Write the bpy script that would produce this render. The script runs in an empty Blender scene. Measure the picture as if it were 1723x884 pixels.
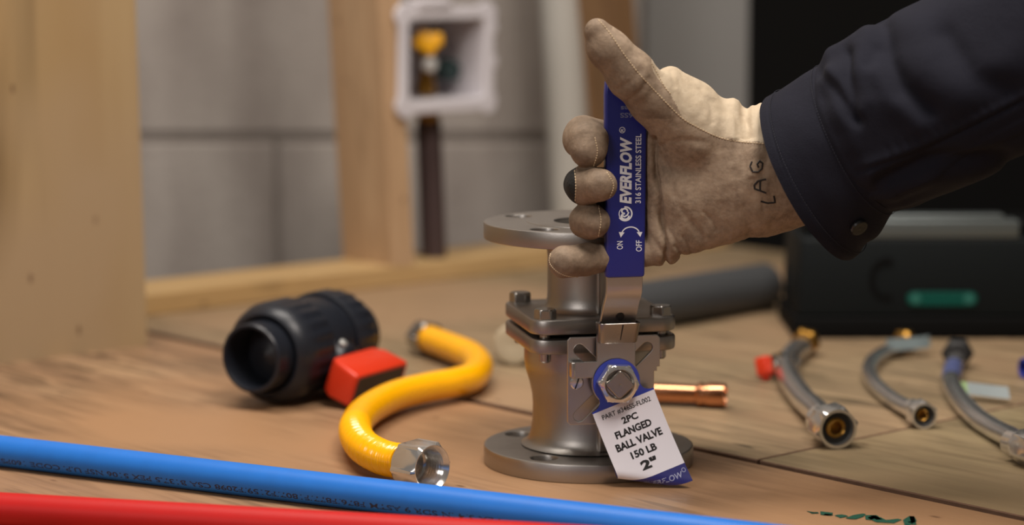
import bpy, bmesh, math, random
import numpy as np
from mathutils import Vector, Matrix, noise
from mathutils.bvhtree import BVHTree

sc = bpy.context.scene
COL = sc.collection
PI = math.pi
R = math.radians
random.seed(4)

# ------------------------------------------------------------------ camera, world, lights
FPX, CX, CY = 4000.0, 861.5, 442.0
CAM = Vector((0.0, -1.676, 0.369))
PITCH = R(7.5)
cam_d = bpy.data.cameras.new('camera')
cam = bpy.data.objects.new('camera', cam_d)
COL.objects.link(cam)
cam.location = CAM
cam.rotation_euler = (PI / 2 - PITCH, 0, 0)
cam_d.sensor_width = 36.0
cam_d.lens = FPX / 1723.0 * 36.0
cam_d.clip_start = 0.05
cam_d.dof.use_dof = True
cam_d.dof.focus_distance = 1.612
cam_d.dof.aperture_fstop = 3.6
cam_d.dof.aperture_blades = 0
sc.camera = cam

world = bpy.data.worlds.new('room_light')
sc.world = world
world.use_nodes = True
bg = world.node_tree.nodes['Background']
bg.inputs[0].default_value = (1.0, 0.88, 0.76, 1)
bg.inputs[1].default_value = 0.10


def area(name, loc, target, size, energy, color, sy=None):
    l = bpy.data.lights.new(name, 'AREA')
    l.energy = energy
    l.color = color
    l.size = size
    if sy:
        l.shape = 'RECTANGLE'
        l.size_y = sy
    o = bpy.data.objects.new(name, l)
    COL.objects.link(o)
    o.location = loc
    o.rotation_euler = (Vector(target) - Vector(loc)).to_track_quat('-Z', 'Y').to_euler()
    return o


area('ceiling_lamp', (-0.30, 0.10, 1.75), (0, 0.1, 0), 0.5, 22, (1.0, 0.93, 0.85), 0.9)
area('wall_fill', (0.45, -0.75, 1.75), (-0.35, 1.2, 0.2), 0.6, 24, (1.0, 0.91, 0.83))  # added fill to brighten the back wall and studs, not a known lamp
area('left_fill', (-1.3, -1.9, 1.2), (0, 0, 0.1), 0.7, 10, (1.0, 0.95, 0.92))  # added fill from the front left, lifts front faces and the outlet recess

vs = sc.view_settings
vs.view_transform = 'Standard'
vs.look = 'None'
vs.gamma = 1.0
vs.use_curve_mapping = False
vs.exposure = 0.28


# ------------------------------------------------------------------ measuring the photograph
def ray(px, py):
    x, y = (px - CX) / FPX, (CY - py) / FPX
    c, s = math.cos(PITCH), math.sin(PITCH)
    return Vector((x, c + y * s, -s + y * c))


def on_z(px, py, z=0.0):
    r = ray(px, py)
    return CAM + r * ((z - CAM.z) / r.z)


def on_y(px, py, Y):
    r = ray(px, py)
    return CAM + r * ((Y - CAM.y) / r.y)


U = Vector((math.cos(R(42)), math.sin(R(42)), 0))        # along the stud wall
W = Vector((math.sin(R(42)), -math.cos(R(42)), 0))       # out of the stud wall
Z = Vector((0, 0, 1))


def on_t(px, py, t):
    r = ray(px, py)
    return CAM + r * ((t - CAM.dot(W)) / r.dot(W))


def bench(s, t, z=0.0):
    return U * s + W * t + Z * z


# ------------------------------------------------------------------ materials
ALB = 0.83        # every paint, wood and fabric is measured against the same lamps
VIVID = ('yellow_coating', 'red_plastic', 'glossy_card', 'card_blue', 'card_navy', 'white_print', 'steel_braid', 'amber_handle', 'polished_steel')


def mat(name, col, rough=0.5, metal=0.0, spec=0.5, var=None, bump=None, coat=0.0, sss=0.0, stretch=(1, 1, 1),
        rough_var=0.0, sheen=0.0, trans=0.0):
    k_ = 1.0 if name in VIVID else ALB
    col = tuple(x * k_ for x in col)
    m = bpy.data.materials.new(name)
    m.use_nodes = True
    nt = m.node_tree
    b = nt.nodes['Principled BSDF']
    b.inputs['Base Color'].default_value = (*col, 1)
    b.inputs['Roughness'].default_value = rough
    b.inputs['Metallic'].default_value = metal
    b.inputs['Specular IOR Level'].default_value = spec
    b.inputs['Coat Weight'].default_value = coat
    b.inputs['Coat Roughness'].default_value = 0.12
    if sheen:
        b.inputs['Sheen Weight'].default_value = sheen
    tc = nt.nodes.new('ShaderNodeTexCoord')
    mp = nt.nodes.new('ShaderNodeMapping')
    mp.inputs['Scale'].default_value = stretch
    nt.links.new(tc.outputs['Object'], mp.inputs[0])
    if var:
        for sc_, amt, c2 in (var if isinstance(var, list) else [var]):
            n = nt.nodes.new('ShaderNodeTexNoise')
            n.inputs['Scale'].default_value = sc_
            n.inputs['Detail'].default_value = 5
            n.inputs['Roughness'].default_value = 0.6
            nt.links.new(mp.outputs[0], n.inputs['Vector'])
            rp = nt.nodes.new('ShaderNodeValToRGB')
            rp.color_ramp.elements[0].position = 0.38
            rp.color_ramp.elements[1].position = 0.66
            rp.color_ramp.elements[1].color = (amt, amt, amt, 1)
            nt.links.new(n.outputs[0], rp.inputs[0])
            mx = nt.nodes.new('ShaderNodeMix')
            mx.data_type = 'RGBA'
            nt.links.new(rp.outputs[0], mx.inputs[0])
            prev = b.inputs['Base Color'].links
            if prev:
                nt.links.new(prev[0].from_socket, mx.inputs[6])
            else:
                mx.inputs[6].default_value = (*col, 1)
            mx.inputs[7].default_value = (*(x * k_ for x in c2), 1)
            nt.links.new(mx.outputs[2], b.inputs['Base Color'])
    if bump:
        last = None
        for sc_, st, dist in (bump if isinstance(bump, list) else [bump]):
            n = nt.nodes.new('ShaderNodeTexNoise')
            n.inputs['Scale'].default_value = sc_
            n.inputs['Detail'].default_value = 4
            nt.links.new(mp.outputs[0], n.inputs['Vector'])
            bp = nt.nodes.new('ShaderNodeBump')
            bp.inputs['Strength'].default_value = st
            bp.inputs['Distance'].default_value = dist
            nt.links.new(n.outputs[0], bp.inputs['Height'])
            if last:
                nt.links.new(last, bp.inputs['Normal'])
            last = bp.outputs[0]
        nt.links.new(last, b.inputs['Normal'])
    if rough_var:
        n = nt.nodes.new('ShaderNodeTexNoise')
        n.inputs['Scale'].default_value = 60
        nt.links.new(mp.outputs[0], n.inputs['Vector'])
        mr = nt.nodes.new('ShaderNodeMapRange')
        mr.inputs[3].default_value = max(0, rough - rough_var)
        mr.inputs[4].default_value = min(1, rough + rough_var)
        nt.links.new(n.outputs[0], mr.inputs[0])
        nt.links.new(mr.outputs[0], b.inputs['Roughness'])
    return m


def wood(name, c1, c2, c3, axis=0, rough=0.55, rings=9.0, patch=None, seed=0.0, dark=1.0, line=0.0, fleck=False):
    """soft-wood veneer: long grain along a local axis, broad stain patches, a few knots."""
    m = bpy.data.materials.new(name)
    m.use_nodes = True
    nt = m.node_tree
    b = nt.nodes['Principled BSDF']
    b.inputs['Roughness'].default_value = rough
    b.inputs['Specular IOR Level'].default_value = 0.35
    tc = nt.nodes.new('ShaderNodeTexCoord')

    def mapped(scale, off=0.0):
        mp = nt.nodes.new('ShaderNodeMapping')
        s = [scale] * 3
        s[axis] = scale * 0.09
        mp.inputs['Scale'].default_value = s
        mp.inputs['Location'].default_value = (seed + off, seed * 1.7 + off, off)
        nt.links.new(tc.outputs['Object'], mp.inputs[0])
        return mp.outputs[0]

    def nz(vec, scale, detail=6, dist=0.0):
        n = nt.nodes.new('ShaderNodeTexNoise')
        n.inputs['Scale'].default_value = scale
        n.inputs['Detail'].default_value = detail
        n.inputs['Distortion'].default_value = dist
        nt.links.new(vec, n.inputs['Vector'])
        return n.outputs[0]

    def ramp(fac, p0, p1):
        rp = nt.nodes.new('ShaderNodeValToRGB')
        rp.color_ramp.elements[0].position = p0
        rp.color_ramp.elements[1].position = p1
        nt.links.new(fac, rp.inputs[0])
        return rp.outputs[0]

    def mix(fac, a, bb):
        mx = nt.nodes.new('ShaderNodeMix')
        mx.data_type = 'RGBA'
        nt.links.new(fac, mx.inputs[0])
        for i, v in ((6, a), (7, bb)):
            if isinstance(v, tuple):
                mx.inputs[i].default_value = (*v, 1)
            else:
                nt.links.new(v, mx.inputs[i])
        return mx.outputs[2]

    kw = ALB * dark
    c1, c2, c3 = (tuple(x * kw for x in q) for q in (c1, c2, c3))
    patch = tuple(x * kw for x in patch) if patch else None
    big = ramp(nz(mapped(1.0), rings, 3, 1.2), 0.40, 0.60)
    fine = ramp(nz(mapped(1.0, 3.1), rings * 9, 5, 0.3), 0.42, 0.70)
    c = mix(big, c1, c2)
    c = mix(fine, c, c3)
    n2 = nz(mapped(1.0, 7.7), rings * 2.2, 2, 2.0)
    dk = ramp(n2, 0.60, 0.74)
    c = mix(dk, c, tuple(x * 0.58 for x in c2))
    if line:
        ln_ = ramp(nz(mapped(1.0, 5.9), rings * 16, 4, 0.6), 0.46, 0.58)
        mv = nt.nodes.new('ShaderNodeMath')
        mv.operation = 'MULTIPLY'
        mv.inputs[1].default_value = line
        nt.links.new(ln_, mv.inputs[0])
        c = mix(mv.outputs[0], c, tuple(x * 0.42 for x in c2))
    fk = None if not fleck else ramp(nz(mapped(2.2, 11.3), rings * 4.0, 2, 0.8), 0.615, 0.66)
    if fleck:
        c = mix(fk, c, tuple(x * 0.36 for x in c2))
    if patch:
        pn = nt.nodes.new('ShaderNodeTexNoise')
        pn.inputs['Scale'].default_value = 4.0
        pn.inputs['Detail'].default_value = 2
        nt.links.new(tc.outputs['Object'], pn.inputs['Vector'])
        c = mix(ramp(pn.outputs[0], 0.42, 0.66), c, patch)
    # knots
    vo = nt.nodes.new('ShaderNodeTexVoronoi')
    mp = nt.nodes.new('ShaderNodeMapping')
    s = [7.0] * 3
    s[axis] = 3.2
    mp.inputs['Scale'].default_value = s
    mp.inputs['Location'].default_value = (seed, seed, 0.3)
    nt.links.new(tc.outputs['Object'], mp.inputs[0])
    nt.links.new(mp.outputs[0], vo.inputs['Vector'])
    kn = nt.nodes.new('ShaderNodeMapRange')
    kn.inputs[1].default_value = 0.035
    kn.inputs[2].default_value = 0.10
    kn.inputs[3].default_value = 0.75
    kn.inputs[4].default_value = 0.0
    nt.links.new(vo.outputs['Distance'], kn.inputs[0])
    c = mix(kn.outputs[0], c, (0.09, 0.04, 0.02))
    nt.links.new(c, b.inputs['Base Color'])
    bp = nt.nodes.new('ShaderNodeBump')
    bp.inputs['Strength'].default_value = 0.12
    bp.inputs['Distance'].default_value = 0.002
    nt.links.new(fine, bp.inputs['Height'])
    nt.links.new(bp.outputs[0], b.inputs['Normal'])
    return m


M = {}
M['table_near'] = wood('plywood_orange', (0.45, 0.285, 0.16), (0.37, 0.22, 0.12), (0.24, 0.14, 0.08), 1, 0.5, 7.0,
                       patch=(0.42, 0.235, 0.12), seed=1.3, dark=1.0, line=0.75, fleck=True)
M['table_far'] = wood('plywood_tan', (0.42, 0.30, 0.175), (0.35, 0.255, 0.145), (0.26, 0.185, 0.11), 1, 0.5, 7.0,
                      patch=(0.40, 0.26, 0.15), seed=5.2, dark=0.98, line=0.65, fleck=True)
M['table_right'] = wood('plywood_olive', (0.38, 0.295, 0.165), (0.33, 0.255, 0.14), (0.25, 0.185, 0.105), 1, 0.5, 7.0,
                        patch=(0.40, 0.28, 0.155), seed=8.4, dark=0.95, line=0.65, fleck=True)
M['ply_upright'] = wood('plywood_upright', (0.47, 0.335, 0.175), (0.40, 0.26, 0.12), (0.40, 0.265, 0.125), 2, 0.55, 4.0,
                        patch=(0.44, 0.31, 0.18), seed=2.9)
M['pine'] = wood('pine_framing', (0.60, 0.40, 0.235), (0.52, 0.33, 0.185), (0.50, 0.32, 0.18), 2, 0.55, 12.0, seed=0.4)
M['pine_plate'] = wood('pine_plate', (0.64, 0.43, 0.20), (0.55, 0.35, 0.15), (0.53, 0.34, 0.15), 0, 0.55, 12.0, seed=3.4)
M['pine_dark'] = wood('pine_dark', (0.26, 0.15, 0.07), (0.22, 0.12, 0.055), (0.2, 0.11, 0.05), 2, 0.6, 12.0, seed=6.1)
M['saw_edge'] = mat('sawn_edge', (0.20, 0.105, 0.06), 0.8, var=(60, 0.6, (0.12, 0.06, 0.035)))
M['steel'] = mat('cast_stainless', (0.46, 0.43, 0.40), 0.41, 1.0, bump=(900, 0.12, 0.0004), rough_var=0.06,
                 var=(45, 0.25, (0.38, 0.345, 0.315)))
M['steel_plate'] = mat('rolled_stainless', (0.60, 0.575, 0.555), 0.33, 1.0, bump=(700, 0.08, 0.0003), rough_var=0.07)
M['lock_steel'] = mat('lock_steel', (0.36, 0.335, 0.315), 0.28, 1.0, rough_var=0.05)
M['polished'] = mat('polished_steel', (0.74, 0.72, 0.69), 0.19, 0.88, rough_var=0.04)
M['hex_dull'] = mat('machined_steel', (0.50, 0.47, 0.44), 0.26, 1.0, bump=(400, 0.05, 0.0003))
M['braid'] = mat('steel_braid', (0.72, 0.715, 0.71), 0.22, 0.93, bump=[(1400, 0.1, 0.0003)], rough_var=0.05)
M['gasket'] = mat('black_gasket', (0.012, 0.011, 0.011), 0.6)
M['blue_vinyl'] = mat('blue_vinyl', (0.016, 0.024, 0.23), 0.34, coat=0.15, bump=(300, 0.03, 0.0005))
M['white_print'] = mat('white_print', (0.78, 0.79, 0.84), 0.5)
M['grey_print'] = mat('worn_print', (0.19, 0.21, 0.36), 0.5)
M['tag_white'] = mat('glossy_card', (0.76, 0.74, 0.80), 0.22, coat=0.5)
M['tag_blue'] = mat('card_blue', (0.030, 0.050, 0.36), 0.3, coat=0.4)
M['tag_navy'] = mat('card_navy', (0.022, 0.022, 0.15), 0.3, coat=0.4)
M['tag_black'] = mat('card_black', (0.016, 0.014, 0.015), 0.35, coat=0.3)
M['tag_pale'] = mat('card_lightblue', (0.40, 0.42, 0.62), 0.35, coat=0.3)
M['leather'] = mat('glove_leather', (0.40, 0.295, 0.205), 0.72, spec=0.3,
                   var=[(24, 0.85, (0.25, 0.18, 0.122)), (85, 0.6, (0.185, 0.13, 0.09)), (300, 0.5, (0.47, 0.355, 0.25))],
                   bump=[(55, 0.45, 0.003), (320, 0.35, 0.001)])
M['leather_dirty'] = mat('glove_leather_soiled', (0.28, 0.20, 0.135), 0.7, spec=0.3,
                         var=[(28, 0.9, (0.145, 0.10, 0.068)), (95, 0.55, (0.40, 0.29, 0.20)), (420, 0.4, (0.16, 0.115, 0.08))],
                         bump=[(60, 0.45, 0.003), (320, 0.35, 0.001)])
M['leather_cream'] = mat('glove_leather_cream', (0.60, 0.485, 0.345), 0.75, spec=0.3,
                         var=[(18, 0.7, (0.47, 0.36, 0.24)), (120, 0.35, (0.64, 0.53, 0.39))],
                         bump=[(45, 0.5, 0.004), (300, 0.3, 0.001)])
M['thread'] = mat('cream_thread', (0.62, 0.47, 0.30), 0.8)
M['black_patch'] = mat('black_elastic', (0.008, 0.008, 0.008), 0.8, bump=(500, 0.6, 0.001))
M['ink'] = mat('marker_ink', (0.02, 0.016, 0.016), 0.6)
M['skin'] = mat('skin', (0.42, 0.22, 0.14), 0.55, var=(90, 0.3, (0.38, 0.18, 0.11)))
M['navy'] = mat('navy_twill', (0.0125, 0.0128, 0.0220), 0.9, spec=0.2,
                bump=[(1500, 0.5, 0.0006), (70, 0.2, 0.003)], var=(25, 0.5, (0.0115, 0.0117, 0.0195)))
M['navy_seam'] = mat('navy_thread', (0.016, 0.017, 0.029), 0.9)
M['button'] = mat('dark_button', (0.012, 0.012, 0.013), 0.3, coat=0.15)
M['blue_pex'] = mat('blue_pex', (0.022, 0.205, 0.74), 0.45, spec=0.3, var=(60, 0.2, (0.02, 0.14, 0.5)))
M['red_pex'] = mat('red_pex', (0.60, 0.014, 0.013), 0.5, spec=0.2, var=(40, 0.25, (0.48, 0.014, 0.012)))
M['pipe_print'] = mat('dark_print', (0.012, 0.02, 0.06), 0.5)
M['yellow'] = mat('yellow_coating', (1.0, 0.46, 0.0015), 0.2, coat=0.3)
M['pvc_grey'] = mat('dark_grey_pvc', (0.014, 0.0165, 0.024), 0.36, spec=0.35, var=(50, 0.3, (0.019, 0.021, 0.027)))
M['pvc_bore'] = mat('pvc_bore', (0.016, 0.018, 0.024), 0.5)
M['red_plastic'] = mat('red_plastic', (0.62, 0.036, 0.010), 0.36)
M['grey_inset'] = mat('dark_inset', (0.05, 0.043, 0.036), 0.55)
M['copper'] = mat('copper', (0.72, 0.33, 0.17), 0.22, 1.0, rough_var=0.06, var=(40, 0.3, (0.5, 0.2, 0.1)))
M['brass'] = mat('brass', (0.40, 0.21, 0.042), 0.33, 1.0)
M['rubber'] = mat('black_rubber', (0.01, 0.01, 0.01), 0.5)
M['cream_pvc'] = mat('cream_pvc', (0.55, 0.47, 0.33), 0.45)
M['white_pvc'] = mat('white_pvc', (0.46, 0.44, 0.40), 0.5)
M['box_white'] = mat('white_plastic', (0.70, 0.665, 0.70), 0.45)
M['dark_pipe'] = mat('brown_pipe', (0.085, 0.055, 0.055), 0.5, 0.3)
M['conduit'] = mat('grey_conduit', (0.068, 0.070, 0.073), 0.5, spec=0.3)
M['box_green'] = mat('black_green_plastic', (0.0035, 0.0056, 0.0064), 0.6, spec=0.18, bump=(200, 0.1, 0.001))
M['box_black'] = mat('black_plastic', (0.002, 0.002, 0.002), 0.7, spec=0.12)
M['box_metal'] = mat('dull_aluminium', (0.20, 0.225, 0.225), 0.4, 0.8)
M['badge'] = mat('green_badge', (0.001, 0.070, 0.052), 0.5, spec=0.2)
M['badge_end'] = mat('green_badge_light', (0.02, 0.14, 0.11), 0.4)
M['marker_green'] = mat('green_marker', (0.008, 0.085, 0.05), 0.6)
M['paper'] = mat('label_paper', (0.17, 0.21, 0.215), 0.45)
M['paper_green'] = mat('label_green', (0.18, 0.30, 0.08), 0.45)
M['paper_blue'] = mat('label_blue', (0.13, 0.16, 0.30), 0.35, var=(260, 0.8, (0.05, 0.06, 0.24)))
M['amber'] = mat('amber_handle', (0.95, 0.47, 0.01), 0.4)
M['chrome'] = mat('chrome', (0.80, 0.80, 0.77), 0.35, 0.7)
M['teal_dark'] = mat('dark_teal', (0.02, 0.045, 0.045), 0.4)
M['grey_wall'] = mat('grey_paint', (0.255, 0.25, 0.24), 0.7, var=(3, 0.3, (0.225, 0.22, 0.215)))
M['black_board'] = mat('matt_black', (0.0045, 0.0042, 0.004), 0.9, spec=0.1)
M['concrete'] = mat('concrete_floor', (0.12, 0.11, 0.10), 0.85, var=(6, 0.5, (0.09, 0.085, 0.08)))


def block_material():
    m = bpy.data.materials.new('concrete_block')
    m.use_nodes = True
    nt = m.node_tree
    b = nt.nodes['Principled BSDF']
    b.inputs['Roughness'].default_value = 0.9
    tc = nt.nodes.new('ShaderNodeTexCoord')
    n = nt.nodes.new('ShaderNodeTexNoise')
    n.inputs['Scale'].default_value = 9
    n.inputs['Detail'].default_value = 6
    mp = nt.nodes.new('ShaderNodeMapping')
    mp.inputs['Scale'].default_value = (1.6, 1, 0.45)
    nt.links.new(tc.outputs['Object'], mp.inputs[0])
    nt.links.new(mp.outputs[0], n.inputs['Vector'])
    rp = nt.nodes.new('ShaderNodeValToRGB')
    rp.color_ramp.elements[0].position = 0.3
    rp.color_ramp.elements[0].color = (0.29, 0.25, 0.225, 1)
    rp.color_ramp.elements[1].position = 0.7
    rp.color_ramp.elements[1].color = (0.43, 0.385, 0.35, 1)
    nt.links.new(n.outputs[0], rp.inputs[0])
    nt.links.new(rp.outputs[0], b.inputs['Base Color'])
    bp = nt.nodes.new('ShaderNodeBump')
    bp.inputs['Strength'].default_value = 0.5
    bp.inputs['Distance'].default_value = 0.004
    n2 = nt.nodes.new('ShaderNodeTexNoise')
    n2.inputs['Scale'].default_value = 120
    nt.links.new(tc.outputs['Object'], n2.inputs['Vector'])
    nt.links.new(n2.outputs[0], bp.inputs['Height'])
    nt.links.new(bp.outputs[0], b.inputs['Normal'])
    return m


M['block'] = block_material()
M['mortar'] = mat('mortar', (0.25, 0.215, 0.19), 0.95, var=(20, 0.5, (0.20, 0.17, 0.15)))

# ------------------------------------------------------------------ builders
MATRIX = {}


def tag(o, label=None, cat=None, group=None, kind=None):
    if label:
        o['label'] = label
    if cat:
        o['category'] = cat
    if group:
        o['group'] = group
    if kind:
        o['kind'] = kind
    return o


def thing(name, label, cat, loc=(0, 0, 0), rotz=0.0, group=None):
    o = bpy.data.objects.new(name, None)
    COL.objects.link(o)
    o.empty_display_size = 0.02
    o.location = loc
    o.rotation_euler = (0, 0, rotz)
    MATRIX[o.name] = Matrix.Translation(Vector(loc)) @ Matrix.Rotation(rotz, 4, 'Z')
    return tag(o, label, cat, group)


def root_of(o):
    while o.parent:
        o = o.parent
    return o


def frame(o, axis, up=Z):
    """matrix at o whose local z runs along axis and whose local x is close to up."""
    z = Vector(axis).normalized()
    x = Vector(up)
    x = x - z * x.dot(z)
    if x.length < 1e-6:
        x = Vector((1, 0, 0)) - z * z.x
    x.normalize()
    y = z.cross(x)
    m = Matrix.Identity(4)
    for i in range(3):
        m[i][0], m[i][1], m[i][2], m[i][3] = x[i], y[i], z[i], o[i]
    return m


class MB:
    def __init__(s):
        s.v, s.f, s.m = [], [], []

    def add(s, verts, faces, m=0, mtx=None):
        k = len(s.v)
        for p in verts:
            p = Vector(p)
            s.v.append(mtx @ p if mtx is not None else p)
        for f in faces:
            s.f.append([i + k for i in f])
            s.m.append(m)
        return s

    def grid(s, rings, closed=True, caps=(False, False), m=0, loop=False):
        n = len(rings[0])
        k = len(s.v)
        for r in rings:
            s.v += [Vector(p) for p in r]
        nr = len(rings)
        for i in range(nr if loop else nr - 1):
            a, b = i, (i + 1) % nr
            for j in range(n if closed else n - 1):
                q = (j + 1) % n
                s.f.append([k + a * n + j, k + a * n + q, k + b * n + q, k + b * n + j])
                s.m.append(m)
        if caps[0]:
            s.f.append([k + j for j in range(n)][::-1])
            s.m.append(m)
        if caps[1]:
            s.f.append([k + (nr - 1) * n + j for j in range(n)])
            s.m.append(m)
        return s

    def lathe(s, prof, mtx=None, seg=64, m=0, loop=False, poly=None):
        """prof: (r, z) or (r, z, 'hex'): hex rings are clipped to the six-sided outline."""
        rings = []
        for p in prof:
            ring = []
            for j in range(seg):
                a = 2 * PI * j / seg
                r = p[0]
                if poly:
                    n_, af, rot = poly
                    if len(p) > 2:
                        w = 2 * PI / n_
                        d = ((a - rot + w / 2) % w) - w / 2
                        r = min(r, af / math.cos(d))
                q = Vector((r * math.cos(a), r * math.sin(a), p[1]))
                ring.append(mtx @ q if mtx is not None else q)
            rings.append(ring)
        return s.grid(rings, True, (prof[0][0] > 1e-6 and not loop, prof[-1][0] > 1e-6 and not loop), m, loop)

    def tube(s, pts, rad, seg=24, m=0, caps=(True, True), flat=None):
        pts = [Vector(p) for p in pts]
        n = len(pts)
        rings = []
        t0 = (pts[1] - pts[0]).normalized()
        up = Vector((0, 0, 1))
        if abs(t0.dot(up)) > 0.95:
            up = Vector((1, 0, 0))
        nx = (up - t0 * up.dot(t0)).normalized()
        for i in range(n):
            t = (pts[min(i + 1, n - 1)] - pts[max(i - 1, 0)])
            t.normalize()
            nx = (nx - t * nx.dot(t)).normalized()
            ny = t.cross(nx)
            r = rad(i / (n - 1)) if callable(rad) else (rad[i] if isinstance(rad, (list, tuple)) else rad)
            rings.append([pts[i] + nx * (r * math.cos(2 * PI * j / seg)) + ny * (r * math.sin(2 * PI * j / seg))
                          for j in range(seg)])
        return s.grid(rings, True, caps, m)

    def box(s, lo, hi, bev=0.0, m=0, mtx=None, seg=3, taper=None):
        bm = bmesh.new()
        bmesh.ops.create_cube(bm, size=1)
        lo, hi = Vector(lo), Vector(hi)
        for v in bm.verts:
            c = v.co.copy()
            if taper and c.z > 0:
                c.x *= taper[0]
                c.y *= taper[1]
            v.co = Vector((lo[i] + (c[i] + 0.5) * (hi[i] - lo[i]) for i in range(3)))
        if bev:
            bmesh.ops.bevel(bm, geom=list(bm.edges), offset=bev, segments=seg, profile=0.5, affect='EDGES')
        s.add_bm(bm, m, mtx)
        return s

    def add_bm(s, bm, m=0, mtx=None):
        bm.verts.index_update()
        s.add([v.co.copy() for v in bm.verts], [[v.index for v in f.verts] for f in bm.faces], m, mtx)
        bm.free()

    def add_mesh(s, me, m=0, mtx=None, fn=None):
        vv = [v.co.copy() for v in me.vertices]
        if fn:
            vv = [fn(v) for v in vv]
        s.add(vv, [list(p.vertices) for p in me.polygons], m, mtx)

    def plate(s, loops, depth, bev=0.0, m=0, mtx=None):
        """flat plate from 2-D outlines (holes allowed), lying from z=0 to z=depth."""
        cu = bpy.data.curves.new('c', 'CURVE')
        cu.dimensions = '2D'
        cu.fill_mode = 'BOTH'
        cu.extrude = max(1e-6, depth / 2 - bev)
        cu.bevel_depth = bev
        cu.bevel_resolution = 1
        cu.offset = -bev
        for lp in loops:
            sp = cu.splines.new('POLY')
            sp.points.add(len(lp) - 1)
            for p, q in zip(sp.points, lp):
                p.co = (q[0], q[1], 0, 1)
            sp.use_cyclic_u = True
        o = bpy.data.objects.new('c', cu)
        COL.objects.link(o)
        me = o.to_mesh()
        s.add_mesh(me, m, (mtx if mtx is not None else Matrix.Identity(4)) @ Matrix.Translation((0, 0, depth / 2)))
        o.to_mesh_clear()
        bpy.data.objects.remove(o)
        bpy.data.curves.remove(cu)
        return s

    def ribbon(s, pts, w, m=0, fn=None, taper=False):
        pts = [Vector((p[0], p[1])) for p in pts]
        vv, n = [], len(pts)
        for i, p in enumerate(pts):
            t = (pts[min(i + 1, n - 1)] - pts[max(i - 1, 0)]).normalized()
            k = Vector((-t.y, t.x)) * (w / 2) * (0.35 if taper and i in (0, n - 1) else 1)
            vv += [p + k, p - k]
        vv = [fn(Vector((q.x, q.y, 0))) if fn else Vector((q.x, q.y, 0)) for q in vv]
        s.add(vv, [[2 * i, 2 * i + 1, 2 * i + 3, 2 * i + 2] for i in range(n - 1)], m)
        return s

    def text(s, body, width, height, m=0, fn=None, bold=0.0, shear=0.0, align=0.0):
        """lettering scaled to width x height, centred at the 2-D origin, passed through fn."""
        cu = bpy.data.curves.new('t', 'FONT')
        cu.body = body
        cu.size = 1
        cu.offset = bold
        cu.shear = shear
        cu.resolution_u = 3
        o = bpy.data.objects.new('t', cu)
        COL.objects.link(o)
        me = o.to_mesh()
        xs = [v.co.x for v in me.vertices]
        ys = [v.co.y for v in me.vertices]
        x0, x1, y0, y1 = min(xs), max(xs), min(ys), max(ys)

        def g(c):
            q = Vector(((c.x - (x0 + x1) / 2) / (x1 - x0) * width, (c.y - (y0 + y1) / 2) / (y1 - y0) * height, 0))
            return fn(q) if fn else q
        s.add_mesh(me, m, None, g)
        o.to_mesh_clear()
        bpy.data.objects.remove(o)
        bpy.data.curves.remove(cu)
        return s

    def build(s, name, mats, parent=None, world=True, smooth=35):
        me = bpy.data.meshes.new(name)
        v = s.v
        if parent is not None and world:
            inv = MATRIX[root_of(parent).name].inverted()
            v = [inv @ p for p in v]
        me.from_pydata([tuple(p) for p in v], [], s.f)
        if not isinstance(mats, (list, tuple)):
            mats = [mats]
        for k in mats:
            me.materials.append(M[k])
        me.polygons.foreach_set('material_index', s.m)
        bm = bmesh.new()
        bm.from_mesh(me)
        bmesh.ops.recalc_face_normals(bm, faces=bm.faces)
        bm.to_mesh(me)
        bm.free()
        if smooth:
            me.shade_smooth()
            me.set_sharp_from_angle(angle=R(smooth))
        me.update()
        o = bpy.data.objects.new(name, me)
        COL.objects.link(o)
        if parent is not None:
            o.parent = parent
        return o


def solo(name, mb, mats, label, cat, loc, rotz=0.0, group=None, smooth=35):
    """a thing that is one mesh, its origin at loc."""
    mt = Matrix.Translation(Vector(loc)) @ Matrix.Rotation(rotz, 4, 'Z')
    inv = mt.inverted()
    mb.v = [inv @ p for p in mb.v]
    o = mb.build(name, mats, None, True, smooth)
    o.location = loc
    o.rotation_euler = (0, 0, rotz)
    return tag(o, label, cat, group)


def structure(name, mb, mats, smooth=35):
    o = mb.build(name, mats, None, True, smooth)
    return tag(o, None, None, None, 'structure')


def circle(cx, cy, r, n=32):
    return [(cx + r * math.cos(2 * PI * i / n), cy + r * math.sin(2 * PI * i / n)) for i in range(n)]


def rrect(w, h, r, n=8, cx=0.0, cy=0.0):
    out = []
    for qx, qy, a0 in ((1, 1, 0), (-1, 1, 90), (-1, -1, 180), (1, -1, 270)):
        for i in range(n + 1):
            a = R(a0 + 90 * i / n)
            out.append((cx + qx * (w / 2 - r) + r * math.cos(a), cy + qy * (h / 2 - r) + r * math.sin(a)))
    return out


def pill(x0, y0, x1, y1, r, n=10):
    a = math.atan2(y1 - y0, x1 - x0)
    out = []
    for (cx, cy, s) in ((x1, y1, -PI / 2), (x0, y0, PI / 2)):
        for i in range(n + 1):
            t = a + s + PI * i / n
            out.append((cx + r * math.cos(t), cy + r * math.sin(t)))
    return out


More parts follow.
